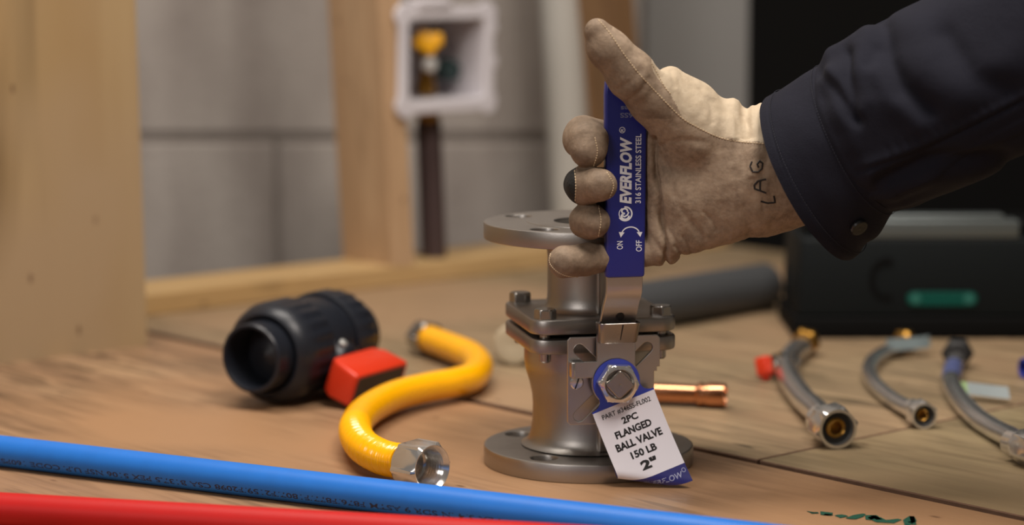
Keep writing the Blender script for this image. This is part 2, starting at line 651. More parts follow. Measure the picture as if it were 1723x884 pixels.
def spline(pts, n):
    """Catmull-Rom through pts, n points evenly spaced."""
    P = [Vector(p) for p in pts]
    P = [P[0] * 2 - P[1]] + P + [P[-1] * 2 - P[-2]]
    fine = []
    for i in range(1, len(P) - 2):
        for k in range(24):
            t = k / 24
            a, b, c, d = P[i - 1], P[i], P[i + 1], P[i + 2]
            fine.append(0.5 * ((2 * b) + (c - a) * t + (2 * a - 5 * b + 4 * c - d) * t * t + (3 * b - a - 3 * c + d) * t ** 3))
    fine.append(P[-2])
    L = [0.0]
    for i in range(1, len(fine)):
        L.append(L[-1] + (fine[i] - fine[i - 1]).length)
    out, j = [], 0
    for k in range(n):
        d = L[-1] * k / (n - 1)
        while j < len(L) - 2 and L[j + 1] < d:
            j += 1
        u = (d - L[j]) / max(1e-9, L[j + 1] - L[j])
        out.append(fine[j].lerp(fine[j + 1], min(1, max(0, u))))
    return out, L[-1]


# ------------------------------------------------------------------ the setting: block wall, grey wall, dark wall, floor
mb = MB()
WY, BH = 1.42, 0.20
mb.box((-1.6, WY + 0.0035, -0.85), (0.60, WY + 0.15, 1.75), m=1)
for row in range(-5, 9):
    z0 = 0.1250 + row * BH
    off = 0.0 if row % 2 else 0.19
    x = -1.6 - off + 0.152
    while x < 0.58:
        lo, hi = max(x, -1.6), min(x + 0.38, 0.60)
        if hi - lo > 0.02:
            mb.box((lo + 0.0022, WY, z0 + 0.005), (hi - 0.0022, WY + 0.02, z0 + BH - 0.005), 0.004, 0, seg=1)
        x += 0.38
structure('wall_back', mb, ['block', 'mortar'])
mb = MB()
gx0, gx1 = on_y(1085, 200, 1.38).x, on_y(1258, 200, 1.38).x
mb.box((gx0, 1.38, 0.02), (gx1, 1.405, 1.75), 0.002)
structure('wall_right', mb, 'grey_wall')
mb = MB()
mb.box((gx1 - 0.01, 1.385, -0.85), (2.3, 1.41, 1.75))
mb.box((0.11, 1.395, -0.85), (gx1 + 0.01, 1.41, 0.09))
structure('wall_dark', mb, 'black_board')
mb = MB()
mb.box((-2.2, -2.2, -0.90), (2.4, 1.6, -0.85))
structure('floor', mb, 'concrete')

# ------------------------------------------------------------------ workbench: three plywood sheets on legs
bench_o = thing('workbench', 'plywood topped workbench with a dark gap between its sheets, under everything', 'workbench',
                (0, 0, -0.85), R(42))


def bench_box(mb, s0, s1, t0, t1, z0, z1, bev=0.0, m=0):
    mt = Matrix.Rotation(R(42), 4, 'Z')
    mb.box((s0, -t1, z0), (s1, -t0, z1), bev, m, mt, seg=1)
    return mb


b1 = bench_box(MB(), -1.15, 0.1385, -0.88, 0.62, -0.018, 0.0, 0.0008).build('sheet', ['table_near', 'saw_edge'], bench_o)
tag(b1, 'orange brown plywood sheet on the near left')
b2 = bench_box(MB(), 0.1492, 1.07, -0.88, 0.1012, -0.018, 0.0, 0.0008).build('sheet', ['table_far', 'saw_edge'], bench_o)
tag(b2, 'tan plywood sheet at the back')
b3 = bench_box(MB(), 0.1492, 1.07, 0.1036, 0.62, -0.018, 0.0, 0.0008).build('sheet', ['table_right', 'saw_edge'], bench_o)
tag(b3, 'olive tan plywood sheet on the near right')
for b_ in (b1, b2, b3):
    for p_ in b_.data.polygons:
        p_.material_index = 0 if p_.normal.z > 0.9 else 1
bench_box(MB(), -1.15, 1.07, -0.88, 0.62, -0.045, -0.0182).build('underlay', 'pine_dark', bench_o)
for s_ in (-1.08, 1.0):
    for t_ in (-0.81, 0.55):
        bench_box(MB(), s_ - 0.045, s_ + 0.045, t_ - 0.045, t_ + 0.045, -0.85, -0.045, 0.002).build('leg', 'pine', bench_o)
# green marker writing on the near sheet
mb = MB()
strokes = [([(1358, 861.5), (1366, 863.5), (1376, 864.5)], 0.0022), ([(1364, 864.5), (1377, 864)], 0.0105),
           ([(1386, 868), (1391, 865), (1401, 865.5)], 0.013), ([(1387, 867), (1400, 868)], 0.011),
           ([(1407, 868), (1415, 870), (1425, 869)], 0.010), ([(1424, 873), (1434, 873), (1444, 869.5), (1454, 866)], 0.0075),
           ([(1461, 876), (1467, 870), (1476, 869)], 0.010), ([(1461, 872), (1472, 873), (1482, 878), (1498, 879), (1514, 875)], 0.0095),
           ([(1468, 869), (1480, 876)], 0.012), ([(1526, 885), (1531, 877), (1534, 870)], 0.009), ([(1534, 870), (1538, 884)], 0.009),
           ([(1528, 880), (1540, 880)], 0.010)]
for st, w in strokes:
    P = [on_z(a, b, 0.0) for a, b in st]
    mb.ribbon([(p.x, p.y) for p in P], w, 0, lambda q: Vector((q.x, q.y, 0.0004)), True)
tag(mb.build('marker_writing', 'marker_green', b1), 'green marker scrawl')

# ------------------------------------------------------------------ stud wall standing on the bench
TP, TB, PH = -0.775, -0.864, 0.022
wf = thing('wall_frame', 'open pine stud frame with bottom board at the back of the bench', 'wall frame',
           bench(0.3, TP), R(42))
bench_box(MB(), -0.35, 1.065, TB, TP, 0.0003, PH, 0.0012).build('bottom_plate', 'pine_plate', wf)


def stud(px_mid_low, px_mid_top, y_low, wid, matname, label, depth=0.089, top=1.2):
    a = on_t(px_mid_low, y_low, TP)
    b = on_t(px_mid_top, 0, TP)
    lean = (b.dot(U) - a.dot(U)) / max(0.01, (b.z - a.z))
    s0 = a.dot(U) - lean * (a.z - PH)
    mb_ = MB()
    rings = []
    for z in (PH, PH + 0.5, PH + top):
        ss = s0 + lean * (z - PH)
        rings.append([bench(ss, TP, z), bench(ss + wid, TP, z), bench(ss + wid, TP - depth, z), bench(ss, TP - depth, z)])
    mb_.grid(rings, True, (True, True))
    return tag(mb_.build('stud', matname, wf, True, 0), label)


stud(660, 636, 438, 0.031, 'pine', 'pale pine stud left of the white outlet box')
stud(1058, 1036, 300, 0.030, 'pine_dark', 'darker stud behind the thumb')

# upright plywood sheet at the far left
mb = MB()
sr, srt = on_t(248, 577, -0.624).dot(U), on_t(228, 0, -0.624).dot(U)
zt = on_t(228, 0, -0.624).z
k = (srt - sr) / zt
rings = []
for z in (0.0, 0.6):
    rings.append([bench(-0.9, -0.624, z), bench(sr + k * z, -0.624, z), bench(sr + k * z, -0.642, z), bench(-0.9, -0.642, z)])
mb.grid(rings, True, (True, True))
solo('plywood_sheet', mb, 'ply_upright', 'tall yellowish plywood sheet standing upright on the left of the bench', 'plywood sheet',
     bench(-0.4, -0.63), R(42), smooth=0)

# pale vertical pipe between block wall and dark stud
mb = MB()
pA, pB = on_y(962, 330, 1.22), on_y(944, 0, 1.22)
dv = (pB - pA) / (pB.z - pA.z)
foot = pA + dv * (0.0 - pA.z)
mb.tube([foot, foot + dv * 0.4, foot + dv * 0.8], 0.0262, 32)
solo('drain_pipe', mb, 'white_pvc', 'thick off-white upright pipe at the back, left of the thumb', 'pipe', foot)

# ------------------------------------------------------------------ outlet box on the stud, and the pipe below it
oc = on_t(748, 100, TP + 0.002)
ob = thing('outlet_box', 'white recessed water outlet box with lobed frame beside the pine stud', 'outlet box', oc, R(42))
OM = Matrix.Identity(4)
for i in range(3):
    OM[i][0], OM[i][1], OM[i][2], OM[i][3] = U[i], Z[i], W[i], oc[i]
bw, bh = 0.132, 0.110
out = []
for (cx, cy, a0) in ((1, 1, -45), (-1, 1, 45), (-1, -1, 135), (1, -1, 225)):
    for i in range(13):
        a = R(a0 + 180 * i / 12)
        out.append((cx * (bw / 2 - 0.007) + 0.0145 * math.cos(a), cy * (bh / 2 - 0.006) + 0.0145 * math.sin(a)))
hole = rrect(bw - 0.022, bh - 0.022, 0.008)
mb = MB().plate([out, hole], 0.006, 0.002, 0, OM)
mb.box((-0.045, bh / 2 + 0.001, -0.012), (0.004, bh / 2 + 0.0125, 0.009), 0.003, 0, OM)
for zz in (-0.012, 0.026):
    mb.box((bw / 2 - 0.002, zz, -0.004), (bw / 2 + 0.0085, zz + 0.014, 0.006), 0.003, 0, OM)
mb.build('frame', 'box_white', ob)
mb = MB()
w2, h2 = (bw - 0.022) / 2, (bh - 0.022) / 2
dpt = 0.080
for lo, hi in (((-w2 - 0.003, -h2 - 0.003, -dpt), (-w2, h2 + 0.003, 0.002)), ((w2, -h2 - 0.003, -dpt), (w2 + 0.003, h2 + 0.003, 0.002)),
               ((-w2, h2, -dpt), (w2, h2 + 0.003, 0.002)), ((-w2, -h2 - 0.003, -dpt), (w2, -h2, 0.002)),
               ((-w2, -h2, -dpt - 0.003), (w2, h2, -dpt))):
    mb.box(lo, hi, 0, 0, OM)
mb.build('recess', 'box_white', ob)


def obp(px, py, d):
    return on_t(px, py, TP + d)


vp = obp(716, 160, -0.028)
mb = MB()
mb.lathe([(0, 0), (0.0115, 0), (0.0115, 0.016), (0.009, 0.018), (0.009, 0.045), (0.013, 0.048), (0.013, 0.062), (0, 0.064)],
         Matrix.Translation(vp), 24)
bv = mb.build('valve_body', 'brass', ob)
ap = obp(718, 70, -0.014)
mb = MB()
mb.box((-0.014, -0.008, -0.012), (0.014, 0.008, 0.010), 0.005, 0, Matrix.Translation(ap) @ Matrix.Rotation(R(30), 4, 'Y'))
mb.box((-0.003, -0.006, -0.006), (0.018, 0.006, 0.010), 0.004, 0, Matrix.Translation(ap))
mb.build('lever', 'amber', ob)
kp = obp(723, 108, -0.012)
MB().lathe([(0, -0.006), (0.0075, -0.006), (0.009, -0.003), (0.009, 0.003), (0.007, 0.006), (0, 0.0065)],
           frame(kp, (CAM - kp) * Vector((1, 1, 0.3)))).build('knob', 'chrome', ob)
tp = obp(752, 118, -0.04)
MB().lathe([(0, -0.01), (0.012, -0.01), (0.014, 0), (0.012, 0.01), (0, 0.01)], frame(tp, W), 24).build('port_cap', 'teal_dark', ob)

mb = MB()
pf = on_t(730, 432, TP - 0.035)
pf.z = PH
ptop = on_t(721, 205, TP - 0.035)
mb.tube([pf, pf.lerp(ptop, 0.5), ptop], 0.0145, 28)
mb.lathe([(0, 0), (0.012, 0), (0.013, 0.003), (0.013, 0.009), (0.009, 0.010), (0.009, 0.022), (0, 0.022)], Matrix.Translation(ptop), 24, 1)
solo('supply_pipe', mb, ['dark_pipe', 'brass'], 'dark brown upright pipe below the white outlet box', 'pipe', pf)

# ------------------------------------------------------------------ toolbox, grey conduit at the back right
tb = thing('toolbox', 'black green toolbox with a green badge and grey top rail, behind the hoses', 'toolbox', (0.45, 0.65, 0))
tx0, tx1, ty0, ty1 = 0.273, 0.585, 0.57, 0.70
MB().box((tx0 - 0.004, ty0 - 0.003, 0.0), (tx1 + 0.004, ty1 + 0.003, 0.021), 0.002).build('base', 'box_black', tb)
MB().box((tx0, ty0, 0.020), (tx1, ty1, 0.097), 0.004, taper=(0.985, 0.97)).build('body', 'box_green', tb)
rl, rr = on_y(1395, 380, ty0 + 0.002).x, on_y(1716, 380, ty0 + 0.002).x
mb = MB()
mb.box((rl, ty0 + 0.002, 0.0965), (rr, ty0 + 0.030, 0.1135), 0.0015)
mb.box((rl, ty0 + 0.006, 0.1130), (rr - 0.014, ty0 + 0.030, 0.1185), 0.0015)
mb.build('top_rail', 'box_metal', tb)
MB().box((tx0 + 0.01, ty0 + 0.032, 0.096), (tx1 - 0.01, ty1 - 0.006, 0.108), 0.004).build('lid', 'box_black', tb)
bx0, bx1 = on_y(1526, 503, ty0).x, on_y(1644, 503, ty0).x
bz = on_y(1585, 503, ty0).z
FM = Matrix(((1, 0, 0, 0), (0, 0, -1, ty0 + 0.0006), (0, 1, 0, 0), (0, 0, 0, 1)))
mb = MB()
mb.plate([pill(bx0 + 0.0065, bz, bx1 - 0.0065, bz, 0.0068)], 0.0025, 0.0006, 0, FM)
for bx in (bx0 + 0.008, bx1 - 0.008):
    mb.plate([circle(bx, bz, 0.0052)], 0.0032, 0.0004, 1, FM)
tag(mb.build('badge', ['badge', 'badge_end'], tb), 'green pill-shaped badge')
mb = MB()
ex = on_y(1492, 470, ty0)
arc = [(ex.x + 0.017 * math.cos(R(a)), ex.z + 0.021 * math.sin(R(a))) for a in range(70, 300, 10)]
arc2 = [(p[0] + (ex.x - p[0]) * 0.3, p[1] + (ex.z - p[1]) * 0.3) for p in arc]
mb.plate([arc + arc2[::-1]], 0.0012, 0.0003, 0, FM)
mb.build('emblem', 'box_black', tb)

gc0, gc1 = on_z(1042, 521, 0.0237), on_z(1288, 481, 0.0237)
mb = MB()
ga = (gc1 - gc0).normalized()
gl = (gc1 - gc0).length
mb.lathe([(0.0205, 0), (0.0235, 0.0005), (0.0237, gl - 0.001), (0.0225, gl), (0.0205, gl)], frame(gc0, ga), 48, loop=True)
solo('conduit_pipe', mb, 'conduit', 'thick dark grey pipe lying at the back between the valve and toolbox', 'pipe', gc0 - Z * 0.0237)

# ------------------------------------------------------------------ the flanged ball valve
V0 = Vector((0.0555, 0.020, 0.0))
VR = R(12)
VM = Matrix.Translation(V0) @ Matrix.Rotation(VR, 4, 'Z')
va = thing('flanged_ball_valve', 'stainless flanged ball valve standing upright with a long blue lever', 'valve', V0, VR)
L_ = dict(parent=va, world=False)
DZ = 0.003


def settle(mb_):
    for v_ in mb_.v:
        v_.z = v_.z - DZ if v_.z > 0.03 else v_.z * 0.9
    return mb_

HB = 0.0427
holes = [circle(sx * HB, sy * HB, 0.0095) for sx in (-1, 1) for sy in (-1, 1)]
settle(MB().plate([circle(0, 0, 0.076, 128)] + holes + [circle(0, 0, 0.026, 48)], 0.0148, 0.0012)).build('flange', 'steel', **L_)
body = [(0.0255, 0.001), (0.0255, 0.015), (0.049, 0.0158), (0.0455, 0.0178), (0.0432, 0.021), (0.0420, 0.026), (0.0408, 0.034),
        (0.0404, 0.046), (0.0410, 0.054), (0.0430, 0.063), (0.0455, 0.071), (0.0468, 0.079), (0.0468, 0.0916), (0.02, 0.0916)]
mb = MB()
mb.lathe(body, seg=96, loop=True)
mb.lathe([(0.0, 0), (0.029, 0), (0.030, -0.002), (0.030, -0.04), (0, -0.04)][::-1],
         Matrix.Translation((0, -0.030, 0.078)) @ Matrix.Rotation(R(90), 4, 'X'), 48)
mb.box((-0.0045, -0.0475, 0.018), (0.0045, -0.036, 0.05), 0.002)
settle(mb).build('body', 'steel', **L_)
bh4 = [circle(sx * 0.0418, sy * 0.0418, 0.0042, 16) for sx in (-1, 1) for sy in (-1, 1)]
mb = MB().plate([rrect(0.106, 0.106, 0.014)] + bh4, 0.0105, 0.0019, 0, Matrix.Translation((0, 0, 0.0914)))
settle(mb).build('body_flange', 'steel', **L_)
settle(MB().lathe([(0.0, 0.1015), (0.036, 0.1015), (0.036, 0.1055), (0, 0.1055)], seg=64)).build('gasket', 'gasket', **L_)
mb = MB().plate([rrect(0.106, 0.106, 0.014)] + bh4, 0.0105, 0.0019, 0, Matrix.Translation((0, 0, 0.1050)))
settle(mb).build('clamp_flange', 'steel', **L_)
neck = [(0.0255, 0.118), (0.036, 0.1150), (0.0325, 0.1168), (0.0308, 0.120), (0.0301, 0.126), (0.0300, 0.154), (0.0308, 0.160), (0.034, 0.1645),
        (0.038, 0.1672), (0.0255, 0.1675)]
mb = MB().lathe(neck, seg=96, loop=True)
mb.box((-0.0022, -0.0335, 0.1155), (0.0022, -0.026, 0.160), 0.0012)
settle(mb).build('neck', 'steel', **L_)
mb = MB().plate([circle(0, 0, 0.076, 128)] + holes + [circle(0, 0, 0.0255, 48)], 0.0120, 0.0012, 0, Matrix.Translation((0, 0, 0.1668)))
mb.plate([circle(0, 0, 0.0455, 96), circle(0, 0, 0.0255, 48)], 0.0016, 0.0004, 0, Matrix.Translation((0, 0, 0.1776)))
settle(mb).build('flange', 'steel', **L_)
settle(MB().lathe([(0, 0.135), (0.018, 0.132), (0.0254, 0.124)], seg=48)).build('ball', 'polished', **L_)


def hexbolt(mb_, mtx, af, h, m=0, rot=0.0, rc=1.09):
    rr_ = af * 1.2
    c = af * 0.16
    mb_.lathe([(0, 0), (rr_, 0, 'h'), (rr_, h - c, 'h'), (af * rc, h - c * 0.55, 'h'), (af * 0.98, h, 'h'), (0, h)], mtx, 96, m, False, (6, af, rot))


for sx, sy in ((-1, -1), (-1, 1), (1, -1), (1, 1)):
    mb = MB()
    hexbolt(mb, Matrix.Translation((sx * 0.0418, sy * 0.0418, 0.1154)), 0.0069, 0.0072, 0, R(20 if sx < 0 else -4))
    mb.lathe([(0, 0.0845), (0.0032, 0.0845), (0.0041, 0.0855), (0.0041, 0.116), (0, 0.116)], Matrix.Translation((sx * 0.0418, sy * 0.0418, 0)), 20)
    settle(mb).build('bolt', 'hex_dull', **L_)

# stamped stop plate with four slots; local frame: x right, y up, z towards the viewer
ZC = 0.0755


def face(y, x=0.0, z=ZC):
    return Matrix(((1, 0, 0, x), (0, 0, -1, y), (0, 1, 0, z), (0, 0, 0, 1)))


oz = -0.0012
outl = [(-0.0325, 0.029), (-0.0305, 0.031), (0.0315, 0.031), (0.0335, 0.029), (0.0335, 0.0085), (0.0315, 0.0085), (0.0315, 0.0055), (0.0295, 0.0055),
        (0.0295, -0.0285), (0.0275, -0.0305), (-0.0305, -0.0305), (-0.0325, -0.0285)]
outl = [(x, y + oz + 0.001) for x, y in outl]
slots = [pill(sx * 0.0130, oz + sy * 0.0125, sx * 0.0242, oz + sy * 0.0232, 0.0040) for sx in (-1, 1) for sy in (-1, 1)]
settle(MB().plate([outl] + slots + [circle(0, 0, 0.009, 24)], 0.0028, 0.0005, 0, face(-0.0685))).build('stop_plate', 'steel_plate', **L_)
mb = MB()
mb.lathe([(0, 0), (0.0048, 0), (0.0048, 0.0022), (0.0040, 0.003), (0, 0.0032)], face(-0.0713, -0.0265, ZC - 0.0005), 24)
mb.box((-0.0045, -0.0004, 0.0028), (0.0045, 0.0004, 0.0036), 0, 1, face(-0.0713, -0.0265, ZC - 0.0005) @ Matrix.Rotation(R(70), 4, 'Z'))
settle(mb).build('screw', ['polished', 'gasket'], **L_)

# lever: hub with stop tab, strap, joggle and handle bar
hub = []
for i in range(0, 25):
    a = R(-205 + 230 * i / 24)
    hub.append((0.0172 * math.cos(a), 0.0172 * math.sin(a)))
prof = [(0.0136, 0.012), (0.0136, 0.0425), (-0.0136, 0.0425), (-0.0136, 0.0149), (-0.0300, 0.0149), (-0.0300, 0.0036), (-0.0165, 0.0036)]
mb = MB()
mb.plate([hub + prof], 0.0036, 0.0005, 0, face(-0.0760))
mb.box((-0.0318, -0.0800, ZC + 0.0038), (-0.0290, -0.0700, ZC + 0.0147), 0.0008)
yz = [(-0.0778, 0.104), (-0.0782, 0.112), (-0.0800, 0.1175), (-0.0862, 0.1275), (-0.0905, 0.1335), (-0.0945, 0.1372), (-0.0972, 0.1415), (-0.0980, 0.1460), (-0.0980, 0.20),
      (-0.0980, 0.285)]
rings = []
for i, (y, z) in enumerate(yz):
    t0 = Vector(yz[max(0, i - 1)])
    t1 = Vector(yz[min(len(yz) - 1, i + 1)])
    t = (t1 - t0).normalized()
    nrm = Vector((-t.y, t.x)) * 0.0019
    hw = 0.0126
    xx = 0.0004
    ring = []
    for (cx, cn) in ((-1, 0.6), (-0.965, 1), (0.965, 1), (1, 0.6), (1, -0.6), (0.965, -1), (-0.965, -1), (-1, -0.6)):
        ring.append(Vector((xx + cx * hw, y + nrm.x * cn, z + nrm.y * cn)))
    rings.append(ring)
mb.grid(rings, True, (True, True))
lever = settle(mb).build('lever', 'steel_plate', **L_)
# flat black disc on the joggle, its colour standing for a hole's shade
tdir = Vector((0, -0.0062, 0.0100)).normalized()
ndir = Vector((0, -tdir.z, tdir.y))
hp = Vector((0.001, -0.0837, 0.1233)) + ndir * 0.0023
mb = MB().lathe([(0, 0), (0.0030, 0), (0.0030, 0.0002), (0, 0.0002)], frame(hp, ndir), 24)
settle(mb).build('lever_hole_shade', 'gasket', parent=lever, world=False)
# sliding lock sleeve
mb = MB()
rings = []
for (z, w, y0, y1) in ((0.1040, 0.0132, -0.0835, -0.0740), (0.1034, 0.0134, -0.0838, -0.0738), (0.1041, 0.0139, -0.0843, -0.0734), (0.1166, 0.0149, -0.0888, -0.0738),
                       (0.1176, 0.0149, -0.0891, -0.0741), (0.1180, 0.0144, -0.0888, -0.0745), (0.1175, 0.0138, -0.0876, -0.0752), (0.1060, 0.0128, -0.0830, -0.0750)):
    rings.append([Vector((x + 0.0005, y + (y0 + y1) / 2, z)) for x, y in rrect(2 * w, y1 - y0, 0.0042, 6)])
mb.grid(rings, True, (False, False), 0, True)
lock = settle(mb).build('lock_sleeve', 'lock_steel', **L_)
mb = MB()
mb.grid([[Vector((0.0010, -0.0839, 0.1038)), Vector((0.0016, -0.0839, 0.1038)), Vector((0.0016, -0.0844, 0.1045)), Vector((0.0010, -0.0844, 0.1045))],
         [Vector((0.0018, -0.0889, 0.1165)), Vector((0.0026, -0.0889, 0.1165)), Vector((0.0026, -0.0894, 0.1170)), Vector((0.0018, -0.0894, 0.1170))]], True, (True, True))
settle(mb).build('seam', 'gasket', parent=lock, world=False)
# blue grip with its printing
mb = MB()
gz0, gz1 = 0.1515, 0.2880
rings = []
for (z, w, d) in ((gz0, 0.0122, 0.0026), (gz0 + 0.0006, 0.0132, 0.0034), (gz0 + 0.002, 0.0136, 0.0037), (gz1 - 0.012, 0.0146, 0.0037), (gz1 - 0.004, 0.0140, 0.0037), (gz1, 0.0115, 0.0030)):
    rings.append([Vector((x + 0.0004, y - 0.0980, z)) for x, y in rrect(2 * w, 2 * d, 0.0018, 5)])
mb.grid(rings, True, (True, True))
grip = settle(mb).build('grip', 'blue_vinyl', **L_)
GF = -0.0980 - 0.0037 - 0.00012


def gp(px, py):
    """pixel on the grip's front -> (x, z) in the valve's frame"""
    p = on_y(px, py, -0.1015)
    q = VM.inverted() @ p
    r = ray(px, py)
    ri = VM.inverted().to_3x3() @ r
    c = VM.inverted() @ CAM
    h = c + ri * ((GF - c.y) / ri.y)
    return h.x, h.z


def gtext(mb_, body, pxc, pyc, length_px, height_px, ang, m=0, bold=0.0, shear=0.0):
    cx, cz = gp(pxc, pyc)
    kk = 1 / 2.49e3
    ca, sa = math.cos(R(ang)), math.sin(R(ang))
    mb_.text(body, length_px * kk, height_px * kk, m,
             lambda q: Vector((cx + q.x * ca - q.y * sa, GF, cz + q.x * sa + q.y * ca)), bold, shear)


mb = MB()
gtext(mb, 'EVERFLOW', 1053, 287, 113, 21, 90, 0, 0.045, 0.2)
gtext(mb, '316 STAINLESS STEEL', 1074, 284, 117, 10, 90, 0, 0.014)
gtext(mb, 'ON', 1043, 413, 14, 10.5, 90, 0, 0.006)
gtext(mb, 'OFF', 1075, 414, 19, 10.5, 90, 0, 0.006)
gtext(mb, '346SS', 1062, 194, 38, 8.5, 180, 1, 0.02)
gtext(mb, 'Series', 1064, 182.5, 40, 8.5, 180, 1, 0.02)
flat = lambda q: Vector((q.x, GF, q.y))
gx, gz = gp(1047, 219)
gr = [(gx + 0.0019 * math.cos(R(a)), gz + 0.0019 * math.sin(R(a))) for a in range(0, 361, 15)]
mb.ribbon(gr, 0.0004, 0, flat)
gtext(mb, 'R', 1047, 219, 5, 5, 90, 0, 0.01)
# swirl emblem
gx, gz = gp(1052, 360)
K = 0.00040


def em(pts, w, m=0):
    mb.ribbon([(gx + a * K, gz + b * K) for a, b in pts], w * K, m, flat)


em([(11.6 * math.cos(R(a)), 11.6 * math.sin(R(a))) for a in range(-150, 100, 8)], 2.6)
em([(10.6 * math.cos(R(a)), 10.6 * math.sin(R(a))) for a in range(120, 215, 8)], 1.6)
em([(-1 + 5.0 * math.cos(R(a)), 4.6 + 4.2 * math.sin(R(a))) for a in range(-20, 262, 12)], 2.8)
em([(0 + 6.4 * math.cos(R(a)), -4.4 + 5.2 * math.sin(R(a))) for a in range(95, 372, 12)], 3.4)
em([(-5, -3), (-1, -5), (4, -2), (6, 3)], 2.6)
# turning arrow
a0, a1 = gp(1046, 392), gp(1076, 392)
cxm, czm = (a0[0] + a1[0]) / 2, a0[1] - 0.0012
rad = (a1[0] - a0[0]) / 2
mb.ribbon([(cxm + rad * math.cos(R(a)), czm + 0.0050 * math.sin(R(a))) for a in range(18, 163, 8)], 0.0008, 0, flat)
for sx in (-1, 1):
    tx = cxm + sx * rad * 1.0
    tri = [(tx - 0.0020, czm + 0.0014 + (0.0004 if sx < 0 else 0)), (tx + 0.0020, czm + 0.0014), (tx + sx * 0.0006, czm - 0.0020)]
    mb.add([Vector((a, GF, b)) for a, b in tri], [[0, 1, 2]], 0)
mb.build('print', ['white_print', 'grey_print'], parent=grip, world=False, smooth=0)

# stem nut, washer, stem end
mb = MB()
af = 0.0128
rr_ = af * 1.2
nrot = R(30 - 4)
NM = face(-0.0812) @ Matrix.Rotation(0, 4, 'Z')
mb.lathe([(0.0085, 0.0), (rr_, 0, 'h'), (rr_, 0.0062, 'h'), (af * 1.07, 0.0073, 'h'), (af * 0.985, 0.0080, 'h'), (0.0106, 0.0082), (0.0098, 0.0074), (0.0085, 0.004)],
         NM, 96, 0, True, (6, af, nrot))
settle(mb).build('nut', 'polished', **L_)
settle(MB().lathe([(0.0, 0.001), (0.0098, 0.001), (0.0098, 0.0050), (0.0, 0.0050)], NM, 48)).build('lock_washer', 'hex_dull', **L_)
mb = MB()
mb.plate([rrect(0.0150, 0.0150, 0.0026, 5)], 0.0310, 0.0007, 0, face(-0.0600) @ Matrix.Rotation(R(42), 4, 'Z'))
mb.lathe([(0, 0.0308), (0.0009, 0.0312), (0.0009, 0.0300), (0, 0.030)], face(-0.06), 12)
settle(mb).build('stem', 'hex_dull', **L_)

# ------------------------------------------------------------------ paper tag hanging on the stem
TA = R(20.0)
ta_, tb_ = Vector((math.cos(TA), math.sin(TA))), Vector((-math.sin(TA), math.cos(TA)))
TY0 = -0.0806


def tagpt(a, b, lift=0.0):
    """tag sheet coordinates -> world; the sheet leans forward and its lower left curls under."""
    sl = max(0.0, -b - 0.012)
    b0 = -0.0545 - (a + 0.0233) * 0.53              # where the curl starts
    Rc = 0.0075
    off, bb = 0.0, b
    if b < b0:
        an = (b0 - b) / Rc
        bb = b0 - Rc * math.sin(an)
        off = Rc * (1 - math.cos(an))
        nb, no = -math.sin(an) * 0, 0
        la = lift * math.cos(an)
        lb = -lift * math.sin(an)
    else:
        la, lb = lift, 0.0
    bb += lb
    x = ta_.x * a + tb_.x * bb
    z = ta_.y * a + tb_.y * bb
    y = TY0 - 0.05 * sl - 4.5 * sl * sl * 0.9 + off - la
    return VM @ Vector((x, y, ZC - DZ + z))


LT, WL, WR = 0.0795, -0.0233, 0.0232
cols = [WL + (WR - WL) * i / 24 for i in range(25)]


def tag_sheet(mb_, back=0.0):
    # body
    rows = [-0.0135 - (LT - 0.0135) * j / 60 for j in range(61)]
    kk = len(mb_.v)
    mb_.v += [tagpt(a, b, -back) for b in rows for a in cols]
    for j in range(60):
        bm_ = (rows[j] + rows[j + 1]) / 2
        for i in range(24):
            a_m = (cols[i] + cols[i + 1]) / 2
            mb_.f.append([kk + j * 25 + i, kk + j * 25 + i + 1, kk + (j + 1) * 25 + i + 1, kk + (j + 1) * 25 + i])
            mb_.m.append(1 if bm_ > -0.0150 else (2 if bm_ < -0.0672 else 0))
    # head: a disc round the stem that narrows, then flares in two hollow curves to the body's corners
    r_, bw_, lowb = 0.0166, -0.0062, -0.0135
    rings_ = []
    for q in range(41):
        if q < 26:
            th = PI / 2 - (PI / 2 + math.asin(-bw_ / r_)) * (q / 25)
            b, hw = r_ * math.sin(th), max(0.0002, r_ * math.cos(th))
        else:
            u_ = (q - 25) / 15
            b = bw_ + (lowb - bw_) * (1 - (1 - u_) ** 1.6)
            h0 = math.sqrt(r_ * r_ - bw_ * bw_)
            hw = h0 + (WR - h0) * u_ ** 2.2
        lo_ = -hw if q < 26 else -hw - (-WL - WR) * ((q - 25) / 15)
        rings_.append([tagpt(lo_ + (hw - lo_) * k_ / 24, b, -back) for k_ in range(25)])
    mb_.grid(rings_, False, (False, False), 1)


mb = MB()
tag_sheet(mb)
tag_sheet(mb, 0.00035)
LF = 0.00012


def tt(body, a, b, w, h, m, bold=0.0, shear=0.0):
    mb.text(body, w, h, m, lambda q: tagpt(a + q.x, b + q.y, LF), bold, shear)


